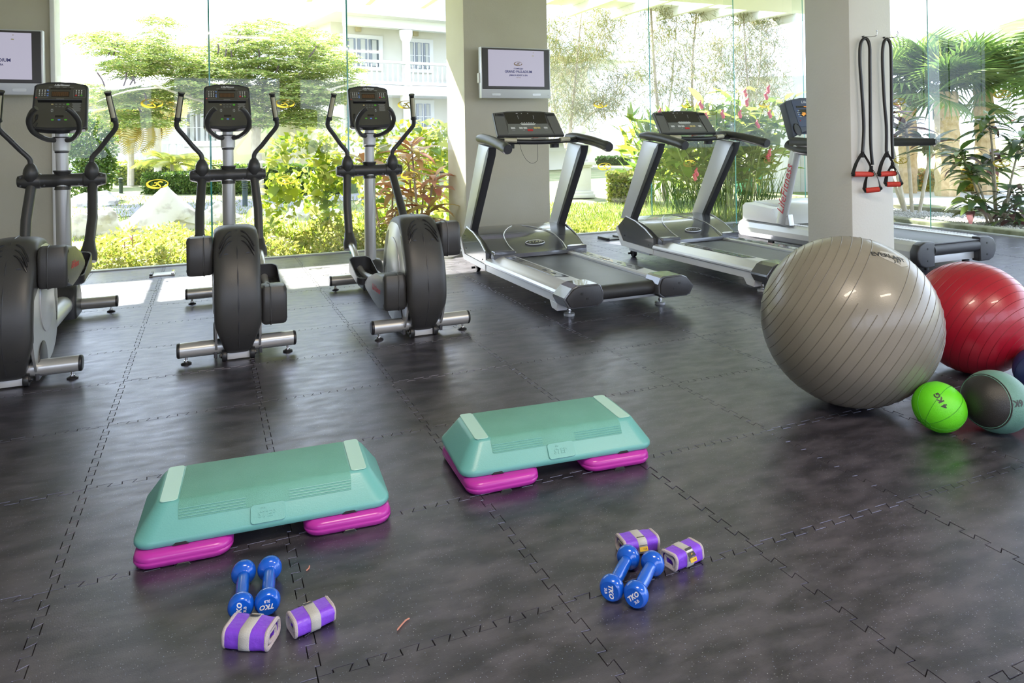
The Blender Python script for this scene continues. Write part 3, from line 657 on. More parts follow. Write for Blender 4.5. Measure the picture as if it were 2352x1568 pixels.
    bm = NB(); prism(bm, [(-.075, -.005), (.075, -.005), (.06, -.022), (-.06, -.022)], .002, .004, 'z'); obj('label_band', bm, bwhite, cs)
    for k in range(6): sub('caption', -.055+.022*k, -.001+.004, .012, .0025, printw, r=.0005)
    for x, w_ in ((-.155, .040), (-.080, .034), (-.040, .034), (.155, .036)): sub('button', x, -.055, w_, .020, bwhite, r=.004)
    for x in (.055, .088): sub('button', x, -.055, .030, .020, bgold, r=.004)
    for k in range(9): sub('indicator', -.17+.042*k, -.034, .005, .003, printg, r=.001)
    sub('caption', -.155, -.082, .03, .003, printg); sub('caption', .155, -.082, .03, .003, printg); sub('caption', -.06, -.08, .02, .006, printg)
    sub('button', 0.0, -.080, .050, .020, bred, r=.004)
    for x in (-.075, .075):
        bm = NB(); tube(bm, [(x, .085, .003), (x*.96, .045, .003)], .0012, 5); obj('screen_mark', bm, printw, cs)
    for x, w_ in ((-.075, .018), (-.03, .008), (.03, .008)): sub('screen_mark', x, .108, w_, .004, printw, r=.0015)
    return t
t1 = make_treadmill(); t2 = copy_tree(t1)
for o, x, lb in ((t1, 2.556, 'silver treadmill in front of the wide pillar with the television'), (t2, 4.195, 'silver treadmill in front of the red flowering ginger plants')):
    o.location = (x, 4.255, 0); tag(o, lb, 'treadmill', 'silver treadmills with twin slanting uprights')

# ------------------------------------------------------------------ third treadmill, behind the square pillar
def make_treadmill3():
    t = empty('treadmill', (5.90, 4.22, 0), 0, 'white and silver treadmill with a dark blue console behind the square pillar', 'treadmill')
    for s in (-1, 1):
        prof = [(.30, .06), (.30, .245), (.33, .252), (.40, .250), (.45, .225), (.478, .175), (.478, .125), (.45, .075), (.40, .05)]
        bm = NB(); prism(bm, [(s*x, z) for x, z in prof], .02, 2.17, 'y', .012, 3); rl = obj('side_rail', bm, lsilver, t, sharp=25)
        bm = NB()
        for k in range(46):
            box(bm, (s*.372, .10+.031*k, .2535), (.075, .012, .003), rot=(0, 0, 0))
        obj('rail_tread', bm, printw, rl)
        bm = NB(); prism(bm, [(s*(.30+(x-.30)*1.04), z*1.0) for x, z in [(.285, .045), (.285, .255), (.40, .258), (.455, .235), (.488, .18), (.488, .12), (.455, .065), (.40, .043)]], -.05, .03, 'y', .012, 3); ec = obj('end_cap', bm, dark, t)
        for z in (.10, .20): b2 = NB(); lathe(b2, [(0, -.002), (.008, -.002), (.008, .003)], 10, 'y'); obj('screw', b2, black, ec, loc=(s*.375, -.051, z))
        pts = smooth([(s*.46, 1.52, .26), (s*.46, 1.40, .70), (s*.455, 1.28, 1.10)], 4); bm = NB(); tube(bm, pts, .062, 18, up=(0, 1, 0), flat=.62)
        u = obj('upright', bm, lsilver, t)
        if s < 0: o_ = text('LifeFitness', .125, 'brand_print', printr, u, (0, 0, 0), shear=.3); o_.matrix_local = Matrix(((0, 0, -1, s*.46-.040), (-.28, .96, 0, 1.425), (.96, .28, 0, .62), (0, 0, 0, 1)))
        bm = NB(); prism(bm, [(1.40, .25), (1.62, .25), (1.50, .30), (1.42, .36)], s*.40, s*.47, 'x', .01, 2); obj('upright_foot', bm, lsilver, t)
        pts = [(s*.455, 1.36, 1.09), (s*.455, .95, 1.085), (s*.455, .60, 1.085), (s*.455, .50, 1.085), (s*.455, .47, 1.085)]
        bm = NB(); tube(bm, pts, [.075 if False else .062, .045, .038, .036, .022], 16, up=(0, 0, 1), flat=.7); obj('handrail', bm, dark, t)
        bm = NB(); tube(bm, smooth([(s*.455, 1.42, 1.08), (s*.45, 1.30, 1.04), (s*.44, 1.15, 1.02), (s*.43, 1.00, 1.06)], 4), [.05]*4+[.06]*5+[.05]*3+[.02], 16, flat=.8); obj('rail_shoulder', bm, dark, t)
        bm = NB(); lathe(bm, [(.012, -.014), (.034, -.014), (.036, 0), (.034, .014), (.012, .014)], 18, 'x'); obj('front_wheel', bm, black, t, loc=(s*.36, 1.78, .036))
    bm = NB(); box(bm, (0, .95, .232), (.60, 1.98, .012), .003); obj('running_belt', bm, MATS['belt_rubber'], t)
    bm = NB(); cyl(bm, (-.285, .0, .182), (.285, .0, .182), .055, 28); obj('rear_roller', bm, MATS['belt_black'], t)
    bm = NB(); box(bm, (0, .03, .100), (.60, .04, .075), .004); obj('rear_crossbeam', bm, lsilver, t)
    bm = NB(); box(bm, (0, 1.0, .15), (.57, 1.8, .06), .004); obj('deck', bm, dark, t)
    bm = NB(); prism(bm, [(1.55, .24), (1.60, .32), (1.72, .42), (1.85, .445), (2.10, .445), (2.13, .40), (2.13, .22)], -.30, .455, 'x', .012, 2); mc = obj('motor_cover', bm, lsilver, t)
    bm = NB(); prism(bm, [(1.56, .245), (1.66, .40), (2.08, .435), (2.12, .40), (2.12, .25)], -.45, -.30, 'x', .010, 2); obj('cover_flank', bm, frost, mc)
    for s in (-1, 1):
        bm = NB(); lathe(bm, [(.02, 0), (.02, .022), (.03, .03), (.03, .05)], 12); obj('leveling_foot', bm, black, t, loc=(s*.25, .06, 0.0))
    # console: deep splayed housing
    cs = obj('console', prism(NB(), [(-.36, -.21), (-.37, -.19), (-.345, .18), (-.31, .205), (-.12, .235), (.12, .235), (.31, .205), (.345, .18), (.37, -.19), (.36, -.21), (.19, -.13), (-.19, -.13)], -.09, 0, 'z', .014, 3), navy, t, loc=(0, 1.50, 1.345), rot=(R(68), 0, 0))
    def sub(nm, x, y, w_, h_, m_, z=.0005, r=.004, th=.003):
        b_ = NB(); prism(b_, rrect(w_, h_, min(r, w_*.45, h_*.45), 3), 0, th, 'z'); return obj(nm, b_, m_, cs, loc=(x, y, z))
    sub('face_plate', 0, .055, .50, .30, mat('navy_face', (.045, .06, .12), .35), r=.02, th=.002)
    sub('display', -.01, .13, .40, .022, screenblk, z=.003); sub('display', -.12, .06, .13, .08, screenblk, z=.003); sub('display', .07, .06, .16, .08, screenblk, z=.003)
    text('TREADMILL  READY', .018, 'display_text', led, cs, (-.03, .13, .0065))
    for k in range(7): sub('display_segment', -.165+.015*k, .04+.004*((k*5) % 4), .009, .012+.010*((k*3) % 4), led, z=.0062, r=.001, th=.0006)
    for r_ in range(4):
        for c in range(3): sub('button', -.215+.017*c, .085-.022*r_, .010, .011, bwhite if (r_+c) % 3 else bblue, z=.003)
    for r_ in range(3):
        for c in range(5): sub('button', .0+.03*c-.05, -.03-.022*r_, .020, .014, keypanel, z=.003)
    sub('button', -.215, -.03, .012, .009, bred, z=.003)
    text('LifeFitness', .045, 'brand_print', printw, cs, (-.03, .185, .003), shear=.5)
    bm = NB(); lathe(bm, [(0, .012), (.022, .012), (.026, .006), (.030, 0)], 20); obj('stop_button', bm, bred, cs, loc=(.0-.10, -.105, .004))
    bm = NB(); lathe(bm, [(.030, 0), (.036, .004), (.040, 0)], 20); obj('stop_ring', bm, bgold, cs, loc=(-.10, -.105, .004))
    for s in (-1, 1):
        bm = NB(); lathe(bm, [(.062, .006), (.055, .010), (.050, -.012), (0, -.02)], 24, sx=.75, sy=1.15); obj('cup_recess', bm, dark, cs, loc=(s*.295, -.13, .004))
    return t
make_treadmill3()
# ------------------------------------------------------------------ aerobic step platforms on risers
aqua = mat('aqua_plastic', (.125, .37, .355), .34, noise=(2.5, (.14, .40, .385), .3, .8), bump=(260, .1))
aquatop = mat('aqua_grip_top', (.115, .33, .27), .55, noise=(7, (.14, .38, .32), .3, .75), bump=(420, .5))
aqualite = mat('pale_aqua_plastic', (.36, .60, .55), .38)
magenta = mat('magenta_plastic', (.42, .025, .32), .28, noise=(3, (.47, .035, .36), .3, .8))
def rr_loft(bm, levels, n=6):
    """levels: (w, d, r, z, dy) rounded rectangles stacked; returns rings"""
    rings = []
    for w_, d_, r_, z in levels:
        rings.append([bm.verts.new((x, y, z)) for x, y in rrect(w_, d_, r_, n)])
    for a, b in zip(rings, rings[1:]):
        k = len(a)
        for i in range(k): bm.faces.new((a[i], a[(i+1) % k], b[(i+1) % k], b[i]))
    bm.faces.new(rings[0][::-1]); bm.faces.new(rings[-1]); return rings
def make_step():
    t = empty('step_platform', (0, 0, 0))
    W_, D_ = .722, .356
    bm = NB(); rr_loft(bm, [(W_-.010, D_-.010, .045, .049), (W_, D_, .05, .056), (W_, D_, .05, .066), (W_-.006, D_-.006, .05, .071), (W_-.018, D_-.018, .052, .080), (W_-.100, D_-.100, .040, .140), (W_-.112, D_-.112, .036, .147), (W_-.128, D_-.128, .030, .150)], 7)
    d = obj('deck', bm, aqua, t, sharp=40)
    bm = NB(); tw = W_-.112
    prof = [(-.147, .1045), (-.1225, .1395), (-.117, .1475), (-.105, .1515), (.105, .1515), (.117, .1475), (.1225, .1395), (.147, .1045)]
    prof = [(-.1515, .1080), (-.1330, .1350), (-.125, .1470), (-.110, .1515), (.110, .1515), (.125, .1470), (.1330, .1350), (.1515, .1080), (.140, .104), (-.140, .104)]
    prism(bm, prof, -.245, .245, 'x', .004, 2); g = obj('grip_surface', bm, aquatop, t, sharp=40)
    for s in (-1, 1):
        for k in range(4):
            z = .1125+.0062*k; y = .1622-.0292*(z-.0925)/.0425
            for x0, x1 in ((-.243, -.062), (.062, .243)) if s < 0 else ((-.243, .243),):
                bm = NB(); cyl(bm, (x0, s*(y+.0006), z), (x1, s*(y+.0006), z), .0014, 6); obj('side_rib', bm, aqua, g)
        bm = NB(); prism(bm, [(x, y) for x, y in rrect(.048, .238, .012, 4)], .1492, .1520, 'z', .001, 1); obj('end_band', bm, aqualite, t, loc=(s*.272, 0, 0))
    # raised badge on the front flank
    n = math.atan2(.0425, .0305)
    bm = NB(); prism(bm, rrect(.098, .052, .010, 4), -.003, .0016, 'z', .001, 1); bd = obj('badge', bm, aqua, t, loc=(.0, -.1655, .0905), rot=(n, 0, 0))
    text('STEP', .024, 'raised_letters', aqua, bd, (-.004, -.003, .0018), shear=.12, ext=.0014, bold=.0006)
    text('the', .010, 'raised_letters', aqua, bd, (-.014, .015, .0018), shear=.2, ext=.0008)
    return t
def make_riser():
    bm = NB(); rr_loft(bm, [(.225, .340, .035, .002), (.250, .362, .046, .007), (.262, .374, .050, .018), (.262, .374, .050, .022), (.259, .371, .05, .025), (.262, .374, .050, .028), (.255, .368, .048, .040), (.236, .350, .042, .0465), (.21, .33, .035, .0478)], 7)
    r_ = obj('step_riser', bm, magenta, None, sharp=60)
    for s in (-1, 1):
        b2 = NB(); prism(b2, [(-.022, -.001), (.022, -.001), (.014, .009), (-.014, .009)], s*.172, s*.1835, 'y', .001, 1); obj('notch', b2, black, r_)
    return r_
s1 = make_step(); s2 = copy_tree(s1)
r1 = make_riser(); rs = [r1]+[copy_tree(r1) for _ in range(3)]
for st, (x, y), rz, lb in ((s1, (.157, 2.405), R(-3.6), 'aqua step platform nearer the left pair of dumbbells'), (s2, (1.135, 2.415), R(-5.0), 'aqua step platform right of the other, with paler green top')):
    st.location = (x, y, 0); st.rotation_euler.z = rz; tag(st, lb, 'step platform', 'aerobic step platforms on pink risers')
for i, (r_, st, dx, dy, rz, lb) in enumerate((
    (rs[0], s1, -.228, -.016, 0, 'magenta riser under the left end of the left step platform'), (rs[1], s1, .232, -.012, 0, 'bright magenta riser under the right end of the left step platform'),
    (rs[2], s2, -.226, -.026, R(3), 'pink riser sticking out under the left end of the right step platform'), (rs[3], s2, .212, -.010, 0, 'pink riser under the right end of the right step platform'))):
    c_, s_ = math.cos(st.rotation_euler.z), math.sin(st.rotation_euler.z)
    r_.location = (st.location.x+c_*dx-s_*dy, st.location.y+s_*dx+c_*dy, 0); r_.rotation_euler.z = st.rotation_euler.z+rz
    tag(r_, lb, 'riser', 'risers under the step platforms')
# notches under the deck rims
for st in (s1, s2):
    for x in (-.235, .235):
        for s in (-1, 1):
            bm = NB(); prism(bm, [(-.022, .0485), (.022, .0485), (.014, .058), (-.014, .058)], s*.168, s*.1783, 'y', .001, 1); obj('rim_notch', bm, black, st, loc=(x, 0, 0))

# ------------------------------------------------------------------ exercise and medicine balls
def sphere_bm(r, u=96, v=64, fn=None):
    bm = NB(); bmesh.ops.create_uvsphere(bm, u_segments=u, v_segments=v, radius=r)
    if fn:
        for q in bm.verts: q.co = fn(q.co)
    return bm
def axis_rot(axis):
    return Vector((0, 0, 1)).rotation_difference(Vector(axis).normalized()).to_euler()
def ribbed_ball(name, r, m, ribm, axis, loc, label, group, th0, th1, nrib, gap=None):
    t = empty(name, (loc[0], loc[1], 0), 0, label, 'ball', group)
    # latitude ribs about the axis are real raised rings
    prof = []; rt = axis_rot(axis)
    b = obj('ball', sphere_bm(r, 128, 96), m, t, loc=(0, 0, r), rot=rt)
    for k in range(nrib):
        th = R(th0+(th1-th0)*k/(nrib-1)); rr, h = r*math.sin(th), r*math.cos(th)
        a0, a1 = (0, 360)
        if gap and gap[0] < k < gap[1]: a0, a1 = gap[2], gap[3]
        bm = NB(); n = 72; pts = [Vector((rr*math.cos(R(a0+(a1-a0)*i/n)), rr*math.sin(R(a0+(a1-a0)*i/n)), h)) for i in range(n+1)]
        tube(bm, pts, r*.0048, 6, cap=False); obj('rib', bm, ribm, b)
    return t, b
greyball = mat('grey_vinyl', (.19, .172, .14), .30, noise=(3, (.25, .23, .19), .3, .75), bump=(300, .12), coat=.15)
greyrib = mat('grey_vinyl_rib', (.14, .125, .10), .35)
redball = mat('red_vinyl', (.30, .006, .020), .30, noise=(3, (.38, .009, .026), .3, .75), bump=(300, .1), coat=.15)
redrib = mat('red_vinyl_rib', (.20, .004, .012), .4)
axg = (CR*.80 - CU*.52 - CF*.30)
tg, bg_ = ribbed_ball('exercise_ball', .3636, greyball, greyrib, axg, (2.5684, 2.3204), 'large silver grey exercise ball in front of the pillar', 'exercise balls', 14, 163, 25, (11, 15, 205, 395))
axr = (CR*.42 - CU*.42 - CF*.80)
tr, br_ = ribbed_ball('exercise_ball', .2686, redball, redrib, axr, (3.4343, 2.3646), 'red exercise ball behind the grey one', 'exercise balls', 8, 150, 19)
bm = NB(); lathe(bm, [(0, .006), (.005, .005), (.006, 0), (.006, -.004)], 14); obj('valve_plug', bm, printw, br_, loc=(0, 0, .2686))
def on_ball(parent, r, center, px, py, build, up=CU, roll=0, name='print'):
    """place flat print on the sphere surface where the sight line through a pixel meets it; the print is wrapped on the sphere"""
    c = Vector(center); d = ray(px, py); o = Vector((0, 0, H0)); oc = o-c
    A = d.dot(d); B = 2*oc.dot(d); C_ = oc.dot(oc)-r*r; t_ = (-B-math.sqrt(max(0, B*B-4*A*C_)))/(2*A)
    p = o+d*t_; n = (p-c).normalized(); u = (up-n*up.dot(n)).normalized(); x = u.cross(n)
    x, u = x*math.cos(roll)+u*math.sin(roll), u*math.cos(roll)-x*math.sin(roll)
    ob = build()
    for v in ob.data.vertices:
        q = v.co; a, b = q.x/r, q.y/r; k = math.hypot(a, b)
        w_ = (n if k < 1e-9 else n*math.cos(k)+(x*a+u*b)*(math.sin(k)/k))*(r+.0008+max(0, q.z))
        v.co = w_+c-Vector(parent.matrix_world.translation if False else parent.location)
    ob.parent = parent; return ob
def flat(pts, m, name='print', z=0):
    bm = NB(); bm.faces.new([bm.verts.new((x, y, z)) for x, y in pts]); bmesh.ops.triangulate(bm, faces=bm.faces); bmesh.ops.subdivide_edges(bm, edges=bm.edges, cuts=3); return obj(name, bm, m, None)
cg = (2.5684, 2.3204, .3636)
labw = mat('faded_label', (.40, .385, .35), .35); ink = mat('black_print', (.03, .03, .03), .5)
on_ball(tg, .3636, cg, 2052, 594, lambda: flat([(-.062, .0), (-.040, .040), (.075, .040), (.060, -.02), (.02, -.040), (-.040, -.018)], labw, 'worn_label', -.0004), roll=R(-27), name='worn_label')
on_ball(tg, .3636, cg, 2041, 588, lambda: text('EVERLAST', .034, 'brand_print', ink, None, (0, 0, 0), xs=1, bold=.0012), roll=R(-24))
for k in range(3):
    on_ball(tg, .3636, cg, 2054+k*6, 600-1*k, lambda: flat([(-.003, -.014), (.0, -.006), (.001, .006), (-.003, .014), (.005, .008), (.006, -.006)], ink, 'chevron_print'), roll=R(-40))
# green 4 kg ball: rubber with sunken channels
gm = mat('lime_rubber', (.10, .60, .008), .42, noise=(6, (.14, .66, .015), .3, .8), bump=(300, .25)); gch = mat('lime_channel', (.04, .30, .01), .5)
def channel_ball(label, r, m, chm, loc, axis, group):
    t = empty('medicine_ball', (loc[0], loc[1], 0), 0, label, 'ball', group); b = obj('ball', sphere_bm(r, 64, 48), m, t, loc=(0, 0, r), rot=axis_rot(axis))
    def ringp(f, n=72):
        bm = NB(); tube(bm, [Vector(f(2*PI*i/n)).normalized()*(r+.0002) for i in range(n+1)], r*.012, 6, cap=False); obj('channel', bm, chm, b)
    for k in range(4): ringp(lambda a, k=k: (math.cos(a)*math.cos(k*PI/4+.3), math.cos(a)*math.sin(k*PI/4+.3), math.sin(a)))
    for s in (-1, 1): ringp(lambda a: (.22*math.cos(a), .22*math.sin(a), s))
    return t, b
tg4, _ = channel_ball('lime green medicine ball touching the large grey ball', .095, gm, gch, (2.639, 1.955), (-CR*.72-CU*.52-CF*.30), 'medicine balls')
on_ball(tg4, .095, (2.639, 1.955, .095), 2161, 919, lambda: text('4 KG', .028, 'weight_print', ink, None, (0, 0, 0), bold=.0012), roll=R(180-58))
# black and teal 6 kg ball
tealm = mat('teal_rubber', (.10, .24, .20), .40, noise=(40, (.12, .27, .225), .3, .8), bump=(500, .5)); blackr = mat('black_ball_rubber', (.022, .021, .020), .36, bump=(400, .3))
t6 = empty('medicine_ball', (2.831, 1.858, 0), 0, 'black and teal medicine ball right of the lime green one', 'ball', 'medicine balls')
ax6 = (-CF*.40 - CR*.90 + CU*.16)
bm = sphere_bm(.1183, 96, 72); inv = None
for f in bm.faces:
    z = abs(f.calc_center_median().z)/.1183; f.material_index = 1 if z > .54 else 0
b6 = obj('ball', bm, [tealm, blackr], t6, loc=(0, 0, .1183), rot=axis_rot(ax6))
for s in (-1, 1):
    bm = NB(); h = .1183*.54*s; rr = math.sqrt(.1183**2-h*h)+.0004; tube(bm, [Vector((rr*math.cos(2*PI*i/72), rr*math.sin(2*PI*i/72), h)) for i in range(73)], .0022, 6, cap=False); obj('seam_ring', bm, ink, b6)
    bm = NB(); tube(bm, [Vector(((rr-.003)*math.cos(2*PI*i/72), (rr-.003)*math.sin(2*PI*i/72), h*1.07)) for i in range(73)], .0012, 6, cap=False); obj('bead_ring', bm, mat('teal_bead', (.16, .36, .30), .4), b6)
on_ball(t6, .1183, (2.831, 1.858, .1183), 2332, 926, lambda: text('6KG', .033, 'weight_print', ink, None, (0, 0, 0), bold=.0010), roll=R(186))
nb = mat('navy_rubber', (.012, .028, .12), .45, bump=(300, .25)); nch = mat('navy_channel', (.006, .012, .05), .5)
channel_ball('dark blue medicine ball at the right edge beside the red ball', .106, nb, nch, (3.385, 2.020), (CR*.3+CU*.8-CF*.3), 'medicine balls')

# ------------------------------------------------------------------ dumbbells
blue = mat('blue_vinyl', (.004, .085, .52), .20, coat=.5, noise=(4, (.006, .10, .56), .3, .8))
def make_dumbbell():
    t = empty('dumbbell', (0, 0, 0))
    hp = [(0, -.0205), (.0235, -.0203), (.0262, -.0185), (.0300, -.0120), (.0315, -.006), (.0315, .002), (.0298, .0075), (.0245, .0135), (.0185, .0165), (.0165, .0185)]
    bm = NB(); lathe(bm, [(.0165, -.062), (.0155, -.055), (.0162, -.03), (.0168, 0), (.0162, .03), (.0155, .055), (.0165, .062)], 28, 'y'); obj('handle', bm, blue, t, loc=(0, 0, .0315))
    for s in (-1, 1):
        bm = NB()
        lathe(bm, [(r_, h) for r_, h in hp], 40, 'y')
        if s > 0: bmesh.ops.scale(bm, vec=(1, -1, 1), verts=bm.verts)
        hd = obj('head', bm, blue, t, loc=(0, s*.070, .0315))
        f = [(0, 0)]
        text('TKO', .0165, 'brand_print', printw, hd, (-.0, s*.0202, .003), (PI/2, 0, 0 if s < 0 else PI), shear=.25, bold=.0006)
        text('3LB', .0095, 'weight_print', printw, hd, (.0, s*.0202, -.0105), (PI/2, 0, 0 if s < 0 else PI), bold=.0002)
    return t
db = make_dumbbell(); dbs = [db]+[copy_tree(db) for _ in range(3)]
def roll_heads(t, a):
    for ch in t.children:
        if ch.name.startswith('head'): ch.rotation_euler.y = a
for o, (r0, r1), rl, lb in ((dbs[0], ((559, 1322), (554, 1382)), R(-85), 'blue dumbbell partly behind the purple ankle weight, left one of its pair'), (dbs[1], ((619, 1312), (615, 1372)), R(180), 'blue dumbbell with upside down print, right of the left pair'),
                            (dbs[2], ((1439, 1287), (1410, 1340)), R(85), 'blue dumbbell in the right pair, farther from the loose ankle weight'), (dbs[3], ((1495, 1301), (1466, 1355)), R(-42), 'blue dumbbell in the right pair, nearest the camera')):
    a = at(*r0, .0315); b = at(*r1, .0315); c = (a+b)/2; d = (a-b).normalized()
    o.location = (c.x, c.y, 0); o.rotation_euler.z = math.atan2(-d.x, d.y); roll_heads(o, rl)
    tag(o, lb, 'dumbbell', 'blue three pound dumbbells on the floor')

# ------------------------------------------------------------------ ankle weights: folded purple cuffs with a strap
purple = mat('purple_nylon', (.17, .045, .60), .40, noise=(18, (.22, .065, .68), .3, .8), bump=(60, .5)); trim = mat('grey_binding', (.42, .37, .40), .75, bump=(300, .5)); strapm = mat('grey_strap', (.42, .42, .42), .7, bump=(500, .4))
labelk = mat('label_black', (.035, .035, .04), .5); labely = mat('label_yellow', (.60, .38, .02), .5)
def loop_pts(w_, h_, r_, n=5): return rrect(w_, h_, r_, n)
def make_cuff(seed, lab='front', end=1, sx=1.0):
    rn = random.Random(seed)
    t = empty('ankle_weight', (0, 0, 0)); Lh = .062
    # outer fold: thick closed loop extruded along x with slightly uneven stations
    W_, Hh = .082, .052
    def station(x, k, off):
        pts = []
        for i, (y, z) in enumerate(loop_pts(W_*k, Hh*k, .018*k, 5)):
            a = math.atan2(z, y); bulge = 1+.08*math.sin(2*a+off)+.05*math.sin(3*a+off*2); pts.append((x, y*bulge, max(-.026, z*bulge)+.0285))
        return pts
    def shellm(kout, kin, xs, m_, nm, off0, parent=None, dz=0):
        bm = NB(); O = []; I = []
        for x in xs:
            kk = 1+.05*math.cos(x/Lh*1.3)+rn.uniform(-.022, .022)
            O.append([bm.verts.new((p[0], p[1], p[2]+dz)) for p in station(x, kout*kk, off0+x*6)]); I.append([bm.verts.new((p[0], p[1], p[2]+dz)) for p in station(x, kin*kk, off0+x*6)])
        n = len(O[0])
        for G_ in (O, I):
            for a, b in zip(G_, G_[1:]):
                for k in range(n): bm.faces.new((a[k], a[(k+1) % n], b[(k+1) % n], b[k]))
        for e_ in (0, -1):
            for k in range(n): bm.faces.new((O[e_][k], O[e_][(k+1) % n], I[e_][(k+1) % n], I[e_][k]))
        return obj(nm, bm, m_, parent, sharp=50)
    xs = [Lh*(-1+k/5) for k in range(11)]
    body = shellm(1.0, .74, xs, purple, 'outer_fold', seed, t)
    inner = shellm(.66, .36, [x*.96 for x in xs], purple, 'inner_fold', seed+1.3, t, dz=-.004)
    for s in (-1, 1):
        for (k, nm, x, dz) in ((.88, 'binding', s*Lh, 0), (.52, 'binding', s*Lh*.97, -.004)):
            bm = NB(); pts = [Vector((p[0], p[1], p[2]+dz)) for p in station(x, k*1.03, seed+(1.3 if k < .8 else 0)+x*6)]; tube(bm, pts+[pts[0]], .0062 if k > .8 else .0056, 8, cap=False, up=(1, 0, 0)); obj(nm, bm, trim, t)
    # strap round the middle
    bm = NB(); A = []
    for x in (-.0165, -.015, .015, .0165):
        kk = 1.115 if abs(x) < .016 else 1.06
        A.append([bm.verts.new(p) for p in station(x, kk, seed)])
    n = len(A[0])
    for a, b in zip(A, A[1:]):
        for k in range(n): bm.faces.new((a[k], a[(k+1) % n], b[(k+1) % n], b[k]))
    st = obj('strap', bm, strapm, t, sharp=60)
    lb = NB(); prism(lb, rrect(.030, .030, .002), 0, .0015, 'z'); y_, z_, rx = {'front': (-.036, .0525, R(38)), 'back': (.012, .0600, R(-6)), 'rear': (.030, .0560, R(-30))}[lab]
    lo = obj('label_patch', lb, labelk, st, loc=(0, y_, z_), rot=(rx, 0, 0))
    text('EVERLAST', .0058, 'brand_print', printw, lo, (0, .004, .0018), bold=.0002, rot=(0, 0, 0))
    bm = NB(); prism(bm, [(-.004, -.009), (.005, -.004), (.004, -.009)], .0012, .002, 'z'); obj('yellow_mark', bm, labely, lo)
    if lab == 'front':
        b3 = NB(); prism(b3, rrect(.030, .013, .001), 0, .0015, 'z'); ly = obj('yellow_tag', b3, labely, st, loc=(0, -.0515, .034), rot=(R(70), 0, 0)); text('1 LB', .007, 'weight_print', ink, ly, (.004, 0, .0018))
    return t
cf = [make_cuff(1, 'rear'), make_cuff(2.1, 'rear'), make_cuff(3.3, 'front'), make_cuff(4.2, 'front')]
for o, p, a, sc, lb in ((cf[0], (577, 1444), R(-30), .84, 'purple ankle weight leaning against the left pair of dumbbells'), (cf[1], (714, 1407), R(13), .76, 'purple ankle weight lying apart to the right of the left pair of dumbbells'),
                    (cf[2], (1464, 1240), R(-8), .82, 'purple ankle weight behind the right pair of dumbbells'), (cf[3], (1567, 1266), R(10), .80, 'purple ankle weight right of the right pair of dumbbells, its folded end open')):
    c = at(*p, .03); o.location = (c.x, c.y, 0); o.rotation_euler.z = a; o.scale = (sc, sc, sc); tag(o, lb, 'ankle weight', 'purple ankle weights on the floor')

# ------------------------------------------------------------------ bits lying on the floor
twigm = mat('dry_twig', (.50, .22, .17), .7)
for q, sc, lb in (([(912, 1447), (920, 1437), (931, 1425), (941, 1419)], 1, 'reddish dry twig on the mats between the two groups of weights'), ([(703, 1310), (709, 1305), (711, 1298)], .8, 'tiny pale dry leaf scrap right of the left dumbbells')):
    bm = NB(); pts = [at(x, y, .003) for x, y in q]; o0 = pts[0].copy(); tube(bm, smooth([p-o0 for p in pts], 4), [.0008]+[.0019]*(4*(len(pts)-1)-1)+[.0006], 6)
    tag(obj('twig', bm, twigm, None, loc=o0), lb, 'twig')
def floor_frame(c, w_, d_, rz, lb, dk):
    t = empty('floor_bracket', c, rz, lb, 'floor bracket')
    bm = NB(); box(bm, (0, 0, .006), (w_, d_, .012), .003); obj('plate', bm, frost if dk == 0 else dark, t)
    for s in (-1, 1): bm = NB(); box(bm, (s*w_*.42, 0, .018), (w_*.12, d_*1.05, .018), .004); obj('side_bar', bm, black if s < 0 or dk else chrome, t)
    return t
floor_frame((-.40, 7.26, 0), .21, .16, 0, 'small metal floor bracket by the glass between the left two trainers', 0)
floor_frame((2.36, 7.24, 0), .30, .10, R(6), 'flat floor bracket by the glass left of the first treadmill', 0)
floor_frame((4.30, 7.24, 0), .24, .22, 0, 'dark floor plate by the glass between the two silver treadmills', 1)

